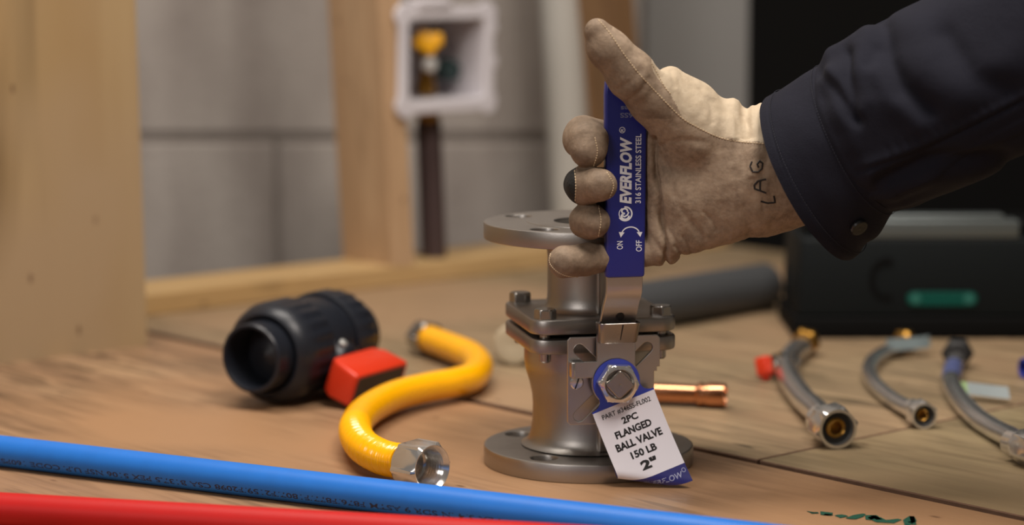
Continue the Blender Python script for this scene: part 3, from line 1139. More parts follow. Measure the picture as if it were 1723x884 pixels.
tt('PART #346SS-FL002', 0.0002, -0.0196, 0.0365, 0.0038, 3, 0.014)
tt('2PC', 0.0, -0.0266, 0.0118, 0.0048, 3, 0.036)
tt('FLANGED', -0.0005, -0.0344, 0.0270, 0.0051, 3, 0.040)
tt('BALL VALVE', 0.0003, -0.0425, 0.0345, 0.0053, 3, 0.040)
tt('150 LB', 0.0003, -0.0505, 0.0190, 0.0050, 3, 0.040)
tt('2"', 0.0003, -0.0590, 0.0120, 0.0064, 3, 0.05)
tt('EVERFLOW', 0.0052, -0.0732, 0.0270, 0.0038, 4, 0.012, 0.15)
mb.ribbon([(0.0205 + 0.0013 * math.cos(R(a)), -0.0712 + 0.0013 * math.sin(R(a))) for a in range(0, 361, 20)], 0.0004, 4, lambda q: tagpt(q.x, q.y, LF))
solo('paper_tag', mb, ['tag_white', 'tag_blue', 'tag_navy', 'tag_black', 'tag_pale'],
     'white and blue printed card tag hanging from the valve nut, lower edge curled', 'tag', VM @ Vector((0, TY0, 0.0)), VR, smooth=60)

# ------------------------------------------------------------------ hand in work glove and navy sleeve
HS = 0.0185
CUFF = on_y(1361, 298, -0.090 + HS)
AX = Vector((0.86 * math.cos(R(22)), -math.sin(R(22)), 0.51 * math.cos(R(22)))).normalized()
E1 = Vector((-0.51, 0, 0.86)).normalized()
E2 = AX.cross(E1).normalized()
pr = thing('person', 'person in a navy long-sleeved shirt and tan leather work glove gripping the blue lever', 'person', CUFF)


def H(px, py, Y):
    return np.array(on_y(px, py, Y + HS), dtype=np.float32)


def cone(P, a, b, ra, rb, flatk=1.0, Y0=-0.0665):
    p = P
    a, b = a.copy(), b.copy()
    if flatk != 1.0:
        p = (P[0], (P[1] - Y0) * flatk + Y0, P[2])
        a[1] = (a[1] - Y0) * flatk + Y0
        b[1] = (b[1] - Y0) * flatk + Y0
    ab = b - a
    L2 = float((ab * ab).sum())
    t = ((p[0] - a[0]) * ab[0] + (p[1] - a[1]) * ab[1] + (p[2] - a[2]) * ab[2]) / L2
    t = np.clip(t, 0, 1)
    d = np.sqrt((p[0] - a[0] - t * ab[0]) ** 2 + (p[1] - a[1] - t * ab[1]) ** 2 + (p[2] - a[2] - t * ab[2]) ** 2)
    return d - (ra + t * (rb - ra))


def smin(a, b, k):
    h = np.clip(0.5 + 0.5 * (b - a) / k, 0, 1)
    return b + (a - b) * h - k * h * (1 - h)


def chain(P, pts, k=0.003):
    d = None
    for i in range(len(pts) - 1):
        c = cone(P, H(*pts[i][:3]), H(*pts[i + 1][:3]), pts[i][3], pts[i + 1][3])
        d = c if d is None else smin(d, c, k)
    return d


def hand_field(P):
    palm = cone(P, H(1168, 226, -.086), H(1275, 282, -.085), 0.030, 0.0385, 1.4)
    palm = smin(palm, cone(P, H(1166, 322, -.086), H(1275, 296, -.085), 0.031, 0.0400, 1.4), 0.010)
    palm = smin(palm, cone(P, H(1128, 402, -.089), H(1205, 360, -.086), 0.0135, 0.0235, 1.25), 0.008)
    palm = smin(palm, cone(P, H(1275, 288, -.085), H(1420, 262, -.090), 0.0415, 0.0400, 1.3), 0.012)
    palm = smin(palm, cone(P, H(1126, 140, -.094), H(1160, 170, -.090), 0.0120, 0.0160), 0.010)
    thumb = chain(P, [(1005, 53, -.123, 0.0083), (1023, 82, -.121, 0.0132), (1064, 128, -.116, 0.0160), (1104, 168, -.106, 0.0175),
                      (1165, 222, -.094, 0.0240)], 0.005)
    d = smin(palm, thumb, 0.008)
    d = smin(d, cone(P, H(1106, 235, -.0865), H(1110, 420, -.0875), 0.0095, 0.0095), 0.0012)
    index = chain(P, [(1125, 245, -.072, .0135), (1045, 240, -.067, .0135), (984, 232, -.078, .0145), (989, 240, -.100, .0140), (990, 252, -.104, 0.0125)])
    middle = chain(P, [(1125, 312, -.070, .0130), (1045, 312, -.065, .0125), (982, 312, -.080, .0128), (985, 312, -.100, .0128), (1010, 313, -.1145, .0112)])
    ring = chain(P, [(1125, 373, -.072, .0125), (1045, 372, -.067, .0118), (988, 372, -.082, .0118), (990, 373, -.099, .0120), (1001, 374, -.107, .0105)])
    pinky = chain(P, [(1120, 420, -.084, .0110), (1050, 431, -.0845, .0090), (990, 436, -.096, .0108), (950, 441, -.105, .0110)])
    for fg in (index, middle, ring, pinky):
        d = smin(d, fg, 0.0014)
    # bend wrinkles at the thumb joint and the web
    return d


def surface_nets(F, org, h):
    S = F < 0
    n = F.shape
    c = [S[i:n[0] - 1 + i, j:n[1] - 1 + j, k:n[2] - 1 + k] for i in (0, 1) for j in (0, 1) for k in (0, 1)]
    cnt = sum(x.astype(np.int8) for x in c)
    act = (cnt > 0) & (cnt < 8)
    idx = -np.ones(act.shape, dtype=np.int64)
    ii = np.argwhere(act)
    idx[act] = np.arange(len(ii))
    acc = np.zeros((len(ii), 3))
    num = np.zeros(len(ii))
    cor = [(i, j, k) for i in (0, 1) for j in (0, 1) for k in (0, 1)]
    for a in range(8):
        for b in range(a + 1, 8):
            if sum(abs(cor[a][q] - cor[b][q]) for q in range(3)) != 1:
                continue
            fa = F[ii[:, 0] + cor[a][0], ii[:, 1] + cor[a][1], ii[:, 2] + cor[a][2]]
            fb = F[ii[:, 0] + cor[b][0], ii[:, 1] + cor[b][1], ii[:, 2] + cor[b][2]]
            mk = (fa < 0) != (fb < 0)
            t = np.where(mk, fa / np.where(mk, fa - fb, 1), 0)
            for q in range(3):
                acc[:, q] += np.where(mk, cor[a][q] + t * (cor[b][q] - cor[a][q]), 0)
            num += mk
    V = (ii + acc / num[:, None]) * h + np.array(org)
    faces = []
    for ax in range(3):
        sl0 = [slice(None)] * 3
        sl1 = [slice(None)] * 3
        sl0[ax] = slice(0, -1)
        sl1[ax] = slice(1, None)
        ch = S[tuple(sl0)] != S[tuple(sl1)]
        e = np.argwhere(ch)
        o1, o2 = [q for q in range(3) if q != ax]
        ok = (e[:, o1] > 0) & (e[:, o2] > 0) & (e[:, o1] < n[o1] - 1) & (e[:, o2] < n[o2] - 1)
        e = e[ok]
        quad = []
        for d1, d2 in ((-1, -1), (0, -1), (0, 0), (-1, 0)):
            q = e.copy()
            q[:, o1] += d1
            q[:, o2] += d2
            quad.append(idx[q[:, 0], q[:, 1], q[:, 2]])
        faces.append(np.stack(quad, 1))
    return V, np.concatenate(faces)


def grid_axes(lo, hi, h):
    ax = [np.arange(lo[i], hi[i], h, dtype=np.float32) for i in range(3)]
    return np.meshgrid(*ax, indexing='ij')


lo, hi, hh = (0.018, -0.132, 0.136), (0.214, -0.022, 0.342), 0.0011
P = grid_axes(lo, hi, hh)
F = hand_field(P)
GV, GFc = surface_nets(F, lo, hh)
# relax the net a little, then press leather wrinkles into it
nb = np.zeros_like(GV)
ct = np.zeros(len(GV))
edges = np.concatenate([GFc[:, [0, 1]], GFc[:, [1, 2]], GFc[:, [2, 3]], GFc[:, [3, 0]]])
for it in range(3):
    nb[:] = 0
    ct[:] = 0
    for a, b in ((0, 1), (1, 0)):
        np.add.at(nb, edges[:, a], GV[edges[:, b]])
        np.add.at(ct, edges[:, a], 1)
    GV = GV * 0.5 + 0.5 * nb / ct[:, None]


def proj(p):
    v = Vector(p) - CAM
    c, s = math.cos(PITCH), math.sin(PITCH)
    dz = v.y * c - v.z * s
    return CX + FPX * v.x / dz, CY - FPX * (v.y * s + v.z * c) / dz


mb = MB()
mb.v = [Vector(p) for p in GV]
mb.f = [list(map(int, f)) for f in GFc]


def inside(x, y, poly):
    r = False
    j = len(poly) - 1
    for i in range(len(poly)):
        if (poly[i][1] > y) != (poly[j][1] > y) and x < (poly[j][0] - poly[i][0]) * (y - poly[i][1]) / (poly[j][1] - poly[i][1]) + poly[i][0]:
            r = not r
        j = i
    return r


def pdist(x, y, ln_):
    best = 1e9
    for (x0, y0), (x1, y1) in zip(ln_[:-1], ln_[1:]):
        dx, dy = x1 - x0, y1 - y0
        t = max(0, min(1, ((x - x0) * dx + (y - y0) * dy) / (dx * dx + dy * dy)))
        best = min(best, math.hypot(x - x0 - t * dx, y - y0 - t * dy))
    return best


CREASES = [([(1099, 235), (1104, 300), (1110, 360), (1120, 412), (1121, 445)], 4.2, 0.0042),
           ([(1108, 250), (1124, 240), (1150, 236), (1185, 240)], 5, 0.0007), ([(1112, 262), (1128, 290), (1134, 330)], 5, 0.0008),
           ([(1150, 398), (1158, 412), (1164, 424)], 2.6, 0.0009), ([(1166, 372), (1178, 388), (1186, 402)], 2.6, 0.0009),
           ([(1184, 356), (1198, 372), (1206, 388)], 2.6, 0.0009), ([(1136, 415), (1144, 424), (1147, 432)], 2.6, 0.0009),
           ([(1228, 180), (1240, 205), (1242, 225)], 4, 0.0008), ([(1252, 190), (1262, 215), (1266, 236)], 4, 0.0009),
           ([(1180, 150), (1196, 176), (1200, 205)], 5, 0.0008), ([(1130, 120), (1136, 145)], 4, 0.0006),
           ([(1040, 150), (1062, 136), (1078, 118)], 5, 0.0006), ([(1056, 170), (1082, 150), (1094, 132)], 5, 0.0007)]
SEAM = [(1004, 30), (1026, 56), (1051, 93), (1075, 124), (1100, 151), (1124, 176), (1148, 199), (1171, 213), (1209, 231), (1247, 239), (1285, 242)]
creamp = [(1098, 60), (1097, 108), (1112, 134), (1128, 158)] + [(1148, 199), (1171, 213), (1209, 231), (1247, 239), (1400, 242), (1400, 60)]
thumbp = [(960, 20)] + SEAM[:7] + [(1148, 215), (1090, 260), (1000, 200)]
fc = GV[GFc].mean(axis=1)
mm = []
for p in fc:
    x, y = proj(p)
    k_ = 0
    if x < 969 and 281 < y < 343 and p[1] < -0.056:
        k_ = 2
    elif inside(x, y, creamp):
        k_ = 1
    elif x < 1030 or (y < 200 and x < 1130 and inside(x, y, thumbp)):
        k_ = 3
    mm.append(k_)
mb.m = mm
# wrinkles along the mesh normals
tmp = bpy.data.meshes.new('tmp')
tmp.from_pydata([tuple(v) for v in mb.v], [], mb.f)
bm = bmesh.new()
bm.from_mesh(tmp)
bmesh.ops.recalc_face_normals(bm, faces=bm.faces)
bm.normal_update()
for v in bm.verts:
    p = v.co
    x, y = proj(p)
    d = 0.0009 * noise.noise(p * 48) + 0.0004 * noise.noise(p * 150)
    # gathered folds at the wrist, along the web and at the heel of the hand
    wv = math.exp(-((x - 1262) / 34) ** 2) * (1 if y < 300 else 0.5)
    d += 0.0016 * wv * noise.noise(Vector((x / 9.0, y / 60.0, 2.0))) + 0.0011 * wv * math.sin((x + 0.25 * y) / 7.5 + 2.5 * noise.noise(p * 40))
    hv = math.exp(-((x - 1150) / 45) ** 2 - ((y - 395) / 45) ** 2)
    d -= 0.0011 * hv * max(0.0, math.sin((x * 0.9 - y * 0.55) / 5.5 + 3 * noise.noise(p * 30))) ** 3
    tv = math.exp(-((x - 1103) / 16) ** 2 - ((y - 125) / 30) ** 2)
    d -= 0.0020 * tv
    if p.y < -0.05:
        for ln_, wd_, am_ in CREASES:
            d -= am_ * math.exp(-(pdist(x, y, ln_) / wd_) ** 2)
    if y < 235:
        d -= 0.0028 * math.exp(-((x - 1254) / 10) ** 2) - 0.0016 * math.exp(-((x - 1236) / 12) ** 2)
    mb.v[v.index] = p + v.normal * d
bm.free()
bpy.data.meshes.remove(tmp)
bvh = BVHTree.FromPolygons([tuple(v) for v in mb.v], mb.f)
glove = mb.build('glove', ['leather', 'leather_cream', 'black_patch', 'leather_dirty'], pr, smooth=180)
tag(glove, 'worn tan leather work glove')


def on_glove(px, py, lift=0.0003):
    r = ray(px, py).normalized()
    h, nrm, i, d = bvh.ray_cast(CAM, r)
    return (h + nrm.normalized() * lift * (1 if nrm.dot(r) < 0 else -1)) if h else None


def stroke2(pts, step=2.0):
    out_ = []
    for i in range(len(pts) - 1):
        (x0, y0), (x1, y1) = pts[i], pts[i + 1]
        n = max(1, int(math.hypot(x1 - x0, y1 - y0) / step))
        for k_ in range(n):
            out_.append((x0 + (x1 - x0) * k_ / n, y0 + (y1 - y0) * k_ / n))
    out_.append(pts[-1])
    return out_


def smooth2(pts, n=60):
    q, _ = spline([(a, b, 0) for a, b in pts], n)
    return [(p.x, p.y) for p in q]


# seams: a raised line of stitches
lines = [smooth2(SEAM, 150), smooth2([(1096, 107), (1106, 124), (1118, 146), (1128, 158)], 26),
         smooth2([(1007, 346), (1011, 372), (1006, 402)], 26), smooth2([(927, 424), (925, 442), (936, 456), (952, 464), (972, 466)], 44),
         smooth2([(967, 287), (969, 312), (968, 338)], 22), smooth2([(1021, 290), (1032, 312), (1024, 337)], 26),
         smooth2([(1001, 232), (1005, 256), (999, 279)], 24)]
for q_, ln in enumerate(lines):
    mb = MB()
    for i in range(0, len(ln) - 1, 2):
        a, b = on_glove(*ln[i], 0.0001), on_glove(*ln[i + 1], 0.0001)
        if a and b and (a - b).length < 0.006:
            ext = (b - a) * 0.30
            mb.tube([a - ext, a.lerp(b, 0.5), b + ext], [0.00022, 0.00052, 0.00022], 6)
    mb.build('seam_stitching', 'thread', glove)
mb = MB()
for st in ([(1280, 339), (1292, 342), (1304, 341), (1302, 330)], [(1289, 325), (1270, 318), (1269, 312), (1275, 305), (1289, 302)], [(1279, 304), (1279, 321)],
           [(1265, 272), (1262, 280), (1266, 289), (1275, 290), (1282, 284), (1283, 275), (1278, 271), (1274, 276), (1276, 282)]):
    pts = [on_glove(x, y, 0.00005) for x, y in (stroke2(st, 2.0))]
    pts = [p for p in pts if p]
    if len(pts) > 1:
        mb.tube(pts, 0.00062, 6)
tag(mb.build('lettering', 'ink', glove), 'hand-inked letters at the wrist')

# the arm and hand inside the glove, one continuous skin
FA0 = np.array(on_y(1290, 288, -0.0675), dtype=np.float32)
ELB = CUFF + AX * 0.46
lo2, hi2, h2 = (0.015, -0.33, 0.130), (0.53, -0.035, 0.52), 0.0030
P = grid_axes(lo2, hi2, h2)
F2 = hand_field(P) + 0.0062
far = P[0] > 0.14
F2 = np.where(far, np.maximum(F2, (P[0] - 0.16)), F2)
F2 = smin(F2, cone(P, FA0, np.array(CUFF + AX * 0.12, dtype=np.float32), 0.027, 0.036), 0.012)
F2 = smin(F2, cone(P, np.array(CUFF + AX * 0.12, dtype=np.float32), np.array(ELB, dtype=np.float32), 0.036, 0.046), 0.012)
BV, BF = surface_nets(F2, lo2, h2)
mb = MB()
mb.v = [Vector(p) for p in BV]
mb.f = [list(map(int, f)) for f in BF]
mb.m = [0] * len(mb.f)
mb.build('body', 'skin', pr, smooth=180)


def lerp_tab(tab, l):
    for i in range(len(tab) - 1):
        if l <= tab[i + 1][0]:
            u_ = (l - tab[i][0]) / (tab[i + 1][0] - tab[i][0])
            u_ = max(0, min(1, u_))
            u_ = u_ * u_ * (3 - 2 * u_)
            return tuple(a + (b - a) * u_ for a, b in zip(tab[i][1:], tab[i + 1][1:]))
    return tab[-1][1:]


def ring_pt(l, phi, up, dn, dp, extra=0.0):
    c_, s_ = math.cos(phi), math.sin(phi)
    r1 = (up if c_ > 0 else dn) + extra
    return CUFF + AX * l + E1 * (r1 * c_) + E2 * ((dp + extra) * s_)


# cuff
ctab = [(0.0, 0.0605, 0.0625, 0.0580), (0.02, 0.0618, 0.0570, 0.0570), (0.046, 0.0632, 0.0450, 0.0545)]
mb = MB()
rings = []
N = 200
for i in range(41):
    l = 0.046 * i / 40
    up, dn, dp = lerp_tab(ctab, l)
    hem = 0.0007 if l < 0.0062 else (0.0 if l > 0.0075 else 0.0001)
    rg = []
    for j in range(N):
        phi = 2 * PI * j / N
        w = 0.0010 * noise.noise(Vector((l * 40, math.cos(phi) * 2.2, math.sin(phi) * 2.2))) + hem
        w += 0.0009 * math.exp(-((l - 0.030) / 0.012) ** 2) * math.sin(7 * phi + 1.0)
        rg.append(ring_pt(l, phi, up, dn, dp, w))
    rings.append(rg)
inner_ = []
for i in range(40, -1, -1):
    l = 0.046 * i / 40
    up, dn, dp = lerp_tab(ctab, l)
    inner_.append([ring_pt(l, 2 * PI * j / N, up - 0.0022, dn - 0.0022, dp - 0.0022) for j in range(N)])
mb.grid(rings + inner_, True, (False, False), 0, True)
cbvh = BVHTree.FromPolygons([tuple(v) for v in mb.v], mb.f)
# sleeve
stab = [(0.038, 0.0605, 0.0440, 0.0530), (0.046, 0.0640, 0.0470, 0.0560), (0.060, 0.0690, 0.0490, 0.0590), (0.090, 0.0700, 0.0510, 0.0600), (0.20, 0.0720, 0.0540, 0.0610), (0.48, 0.073, 0.066, 0.068)]
FOLDS = [([(1385, 130), (1408, 150), (1432, 193), (1444, 206)], 10, -0.0030), ([(1400, 128), (1424, 152), (1448, 188)], 12, 0.0020),
         ([(1429, 92), (1431, 132), (1443, 198)], 9, -0.0034), ([(1446, 84), (1450, 130), (1462, 170)], 16, 0.0026),
         ([(1474, 84), (1466, 112)], 10, -0.0026), ([(1486, 48), (1494, 102), (1524, 152), (1566, 184)], 17, -0.0050),
         ([(1466, 60), (1472, 112), (1500, 165), (1546, 208)], 22, 0.0030), ([(1540, 60), (1560, 120), (1610, 160)], 38, 0.0045),
         ([(1440, 290), (1545, 256), (1627, 216), (1723, 170)], 4, -0.0018), ([(1440, 281), (1545, 247), (1627, 207), (1723, 160)], 8, 0.0013),
         ([(1480, 305), (1560, 270), (1688, 262)], 14, -0.0045), ([(1460, 322), (1560, 304), (1680, 288)], 18, 0.0032),
         ([(1590, 60), (1640, 130), (1700, 150)], 20, -0.0030)]
for i in range(14):
    u_ = i / 13
    x_, y_ = 1500 + 215 * u_, 262 - 92 * u_
    FOLDS.append(([(x_, y_), (x_ - 7, y_ - 14)], 4.0, -0.0008))
ms = MB()
rings = []
NL = 200
for i in range(NL + 1):
    l = 0.038 + (0.48 - 0.038) * (i / NL) ** 1.25
    up, dn, dp = lerp_tab(stab, l)
    rg = []
    for j in range(N):
        phi = 2 * PI * j / N
        near = max(0.0, math.sin(phi))
        q = Vector((l * 9, math.cos(phi) * 1.1, math.sin(phi) * 1.1))
        w = 0.0050 * noise.noise(q + Vector((3.1, 0, 0)))
        rise = min(1, max(0, (l - 0.044) / 0.012))
        # long soft folds that fan out from the cuff
        for (p0, sl_, am, wd, ln_) in ((0.55, 3.0, 0.0058, 0.20, 0.10), (1.10, 1.2, 0.0050, 0.16, 0.12), (1.75, -1.6, 0.0052, 0.18, 0.13), (2.35, -2.6, 0.0042, 0.15, 0.10),
                                      (0.1, 2.0, 0.0045, 0.2, 0.08)):
            dphi = (phi - p0 - sl_ * (l - 0.05) * 2.2 + PI) % (2 * PI) - PI
            w += am * math.exp(-(dphi / wd) ** 2) * math.exp(-(l - 0.05) / ln_) * rise * 0.6
        w += 0.0016 * math.exp(-max(0, l - 0.048) / 0.014) * math.sin(15 * phi) * rise
        # lapped seam running up the near side
        sd = (phi - 2.05 + 0.9 * (l - 0.05) + PI) % (2 * PI) - PI
        w += 0.0010 if 0 < sd < 0.16 else 0.0
        if math.sin(phi) > -0.2:
            x, y = proj(ring_pt(l, phi, up, dn, dp, 0))
            for ln_f, wd_, am_ in FOLDS:
                w += am_ * math.exp(-(pdist(x, y, ln_f) / wd_) ** 2) * rise
        rg.append(ring_pt(l, phi, up, dn, dp, w))
    rings.append(rg)
inner_ = []
for i in range(NL, -1, -10):
    l = 0.038 + (0.48 - 0.038) * (i / NL) ** 1.25
    up, dn, dp = lerp_tab(stab, l)
    inner_.append([ring_pt(l, 2 * PI * j / N, up - 0.006, dn - 0.006, dp - 0.006) for j in range(N)])
ms.grid(rings + inner_, True, (False, False), 0, True)
sleeve = tag(ms.build('shirt_sleeve', 'navy', pr, smooth=60), 'dark navy shirt sleeve')
cuff = mb.build('cuff', 'navy', sleeve, smooth=50)


def on_cuff(px, py, lift=0.0):
    r = ray(px, py).normalized()
    h, nrm, i, d = cbvh.ray_cast(CAM, r)
    if not h:
        return None, None
    nrm = nrm if nrm.dot(r) < 0 else -nrm
    return h + nrm * lift, nrm


for l_ in (0.0085, 0.0415):
    mb = MB()
    up, dn, dp = lerp_tab(ctab, l_)
    for j in range(0, 360, 2):
        a, b = R(j), R(j + 1.3)
        mb.tube([ring_pt(l_, a, up, dn, dp, 0.0010), ring_pt(l_, b, up, dn, dp, 0.0010)], 0.0003, 4)
    mb.build('cuff_stitching', 'navy_seam', sleeve)
h, nrm = on_cuff(1443, 380)
if h:
    mb = MB().lathe([(0, 0.0034), (0.002, 0.0030), (0.0040, 0.0034), (0.0056, 0.0032), (0.0062, 0.0020), (0.0058, 0.0004), (0, 0.0002)], frame(h, nrm), 28)
    mb.build('button', 'button', sleeve)

# ------------------------------------------------------------------ blue and red pipes in the foreground
def pipe(name, a, b, r, matname, label):
    ax = (b - a).normalized()
    ln_ = (b - a).length
    mb_ = MB().lathe([(r * 0.78, 0), (r, 0), (r, ln_), (r * 0.78, ln_)], frame(a, ax), 64, 0, True)
    return mb_, ax, ln_


rb = 0.0112
c0, c1 = on_z(0, 759, rb), on_z(860, 861, rb)
axb = (c1 - c0).normalized()
a_ = c0 - axb * 0.25
b_ = c0 + axb * 0.62
mb, ax, ln_ = pipe('pex', a_, b_, rb, 'blue_pex', '')
# printing on the side, upside down towards the viewer
side = axb.cross(Z).normalized()
if side.y > 0:
    side = -side
PRT = 'PEX 3/4 IN SDR 9 ASTM F876/F877/F1807/F2159/F2098 CSA B137.5 PEX 5106 NSF U.P. CODE 160PSI/73F 100PSI/180F'
tlen = 0.47
tc0 = c0 + axb * (0.175)


def on_pipe(q):
    th = R(-24) - q.y / rb           # letters stand on their heads
    return tc0 - axb * q.x + side * ((rb + 0.0001) * math.cos(th)) + Z * ((rb + 0.0001) * math.sin(th))


mb.text(PRT, tlen, 0.0042, 1, on_pipe, 0.01)
solo('water_pipe', mb, ['blue_pex', 'pipe_print'], 'long blue plastic pipe with small dark printing lying across the front', 'pipe', a_ - Z * rb)
rr2 = 0.0112
c0, c1 = on_z(0, 858, rr2), on_z(860, 908, rr2)
axr = (c1 - c0).normalized()
mb, ax, ln_ = pipe('pex', c0 - axr * 0.25, c0 + axr * 0.45, rr2, 'red_pex', '')
solo('water_pipe', mb, 'red_pex', 'long bright red plastic pipe nearest the viewer, at the lower left', 'pipe', c0 - Z * rr2)


# ------------------------------------------------------------------ hexagon nut with an open threaded mouth
def nut_mesh(mb_, mtx, af_, ln_, bore, depth, rot=0.0, m=0, m_in=None, teeth=5, lip=0.92, back=0.5):
    rr__ = af_ * 1.2
    c = af_ * 0.14
    pr_ = [(af_ * back, 0), (af_ * 0.97, 0, 'h'), (rr__, c, 'h'), (rr__, ln_ - c, 'h'), (af_ * 0.985, ln_, 'h'), (af_ * lip, ln_)]
    pr_ += [(bore * 1.02, ln_ - 0.12 * depth)]
    for i in range(teeth):
        z = ln_ - depth * (0.15 + 0.8 * i / teeth)
        pr_ += [(bore, z), (bore * 0.94, z - depth * 0.8 / teeth * 0.5)]
    pr_ += [(bore * 0.93, ln_ - depth), (0.0, ln_ - depth)]
    mb_.lathe(pr_, mtx, 96, m, False, (6, af_, rot))


# ------------------------------------------------------------------ yellow corrugated gas connector
ry = 0.0121
ypx = [(680, 781), (644, 770), (612, 752), (598, 728), (604, 705), (628, 684), (668, 665), (720, 652), (764, 644), (795, 634), (806, 616), (795, 600), (772, 589), (742, 578), (722, 571)]
ypts = [on_z(x, y, ry + 0.004) for x, y in ypx]
ypts[0].z = 0.0175
ypts[-1].z = 0.0165
path, ylen = spline(ypts, 760)
gas = thing('gas_hose', 'bright yellow corrugated gas hose bent in an S with steel hex nuts', 'hose', Vector((path[380].x, path[380].y, 0)))
pitch = 0.0021
mb = MB()
mb.tube(path, lambda t: ry + 0.00042 * math.sin(2 * PI * t * ylen / pitch) * (0.35 + 0.65 * min(1, max(0.0, 1 - 4 * t)) ** 0.5), 32)
mb.build('tube', 'yellow', gas)
d0 = Vector((0.70, -0.71, 0.02)).normalized()
mb = MB()
af1 = 0.0165
base = path[0] + d0 * 0.004
base.z = af1 + 0.0002
nut_mesh(mb, frame(base, d0, Vector((-0.45, -0.5, 0.75))), af1, 0.025, 0.0128, 0.020, R(22), 0, None, 6, 0.955)
mb.build('nut', 'polished', gas)
d1 = (path[-1] - path[-8]).normalized()
d1.z = 0
d1.normalize()
mb = MB()
base = path[-1] - d1 * 0.003
base.z = 0.0150 + 0.0002
nut_mesh(mb, frame(base, d1), 0.0150, 0.020, 0.0118, 0.016, R(10))
mb.build('nut', 'hex_dull', gas)

# ------------------------------------------------------------------ grey plastic ball valve with red handle
RN = 0.0428
fa = on_z(421, 604, RN + 0.0004)
PVA = R(61)
pa = Vector((math.cos(PVA), math.sin(PVA), 0))
pv = thing('plastic_ball_valve', 'dark grey plastic union ball valve with a red handle lying on its side', 'valve', Vector((fa.x, fa.y, 0)) + pa * 0.075)
PM = frame(fa, pa)


def ribbed(mb_, prof, seg, ribs, amp, z0, z1):
    rings_ = []
    for (r, z) in [(r0_, z0_ if z0_ < 0.065 else 0.065 + (z0_ - 0.065) * 0.86) for r0_, z0_ in prof]:
        rg_ = []
        for j in range(seg):
            a = 2 * PI * j / seg
            k__ = amp * (0.5 + 0.5 * math.cos(ribs * a)) if z0 <= z <= z1 else 0
            rg_.append(PM @ Vector(((r - k__) * math.cos(a), (r - k__) * math.sin(a), z)))
        rings_.append(rg_)
    mb_.grid(rings_, True, (False, False), 0, True)


mb = MB()
ribbed(mb, [(0.0242, 0.045), (0.0242, 0.002), (0.0252, 0), (0.0272, 0), (0.0284, 0.0015), (0.0290, 0.030), (0.034, 0.032), (0.034, 0.045)], 64, 1, 0, 9, 9)
mb.build('end_connector', 'pvc_grey', pv)
mb = MB()
ribbed(mb, [(0.031, 0.019), (0.0335, 0.0185), (0.0368, 0.021), (0.0400, 0.0265), (0.0420, 0.033), (RN - 0.0002, 0.040), (RN - 0.0002, 0.060), (0.0412, 0.063), (0.031, 0.063)], 144, 24, 0.0014, 0.034, 0.061)
mb.build('union_nut', 'pvc_grey', pv)
mb = MB()
mb.lathe([(0, 0.046), (0.0235, 0.046), (0.036, 0.058), (0.0372, 0.066), (0.0385, 0.074), (0.0385, 0.094), (0.0372, 0.102), (0.036, 0.110), (0, 0.110)], PM, 64)
hang = R(-20)
HD = (Vector((math.sin(PVA), -math.cos(PVA), 0)) * math.cos(hang) + Z * math.sin(hang)).normalized()
hc = fa + pa * 0.077
mb.lathe([(0, 0), (0.019, 0), (0.019, 0.043), (0.015, 0.046), (0.009, 0.046), (0.009, 0.058), (0, 0.058)], frame(hc, HD), 36)
mb.build('body', 'pvc_grey', pv)
mb = MB()
mb.lathe([(0, 0.02), (0.0236, 0.03), (0.0241, 0.0445), (0.018, 0.0452), (0.0175, 0.05), (0, 0.052)], PM, 48)
mb.build('bore_seal', 'pvc_bore', pv)
mb = MB()
ribbed(mb, [(0.031, 0.104), (0.0405, 0.104), (0.0418, 0.107), (0.0418, 0.127), (0.0412, 0.134), (0.0392, 0.141), (0.036, 0.146), (0.031, 0.147)], 144, 24, 0.0014, 0.106, 0.136)
mb.build('union_nut', 'pvc_grey', pv)
mb = MB()
ribbed(mb, [(0.0242, 0.12), (0.0242, 0.163), (0.0285, 0.164), (0.0290, 0.140), (0.034, 0.138), (0.034, 0.12)], 64, 1, 0, 9, 9)
mb.build('end_connector', 'pvc_grey', pv)
# handle: waisted bar along the pipe axis
HP = HD.cross(pa).normalized()
if HP.z < 0:
    HP = -HP
HMt = Matrix.Identity(4)
for i in range(3):
    HMt[i][0], HMt[i][1], HMt[i][2], HMt[i][3] = pa[i], HP[i], HD[i], hc[i]
mb = MB()
rings = []
for (z, ln2, hgt) in ((0.046, 0.028, 0.0130), (0.0475, 0.0305, 0.0150), (0.056, 0.0365, 0.0158), (0.076, 0.0395, 0.0142), (0.0778, 0.0382, 0.0130)):
    rg = []
    for x, y in rrect(2 * ln2, 2 * hgt, 0.0035, 5):
        wst = 1.0 - 0.30 * math.exp(-(x / 0.017) ** 2) * (1 if z < 0.07 else 0.3)
        rg.append(HMt @ Vector((x, y * wst, z)))
    rings.append(rg)
mb.grid(rings, True, (True, True))
hdl = tag(mb.build('handle', 'red_plastic', pv), 'red handle')
mb = MB()
mb.plate([rrect(0.070, 0.0215, 0.002)], 0.0012, 0.0003, 0, HMt @ Matrix.Translation((0, 0, 0.0772)))
mb.build('handle_inset', 'grey_inset', hdl)
mb = MB()
mb.lathe([(0, 0), (0.0035, 0), (0.0035, 0.003), (0.002, 0.004), (0, 0.004)], frame(fa + pa * 0.072 + HD * 0.037 + HP * 0.018, HP + HD * 0.5), 20)
mb.build('screw', 'chrome', pv)

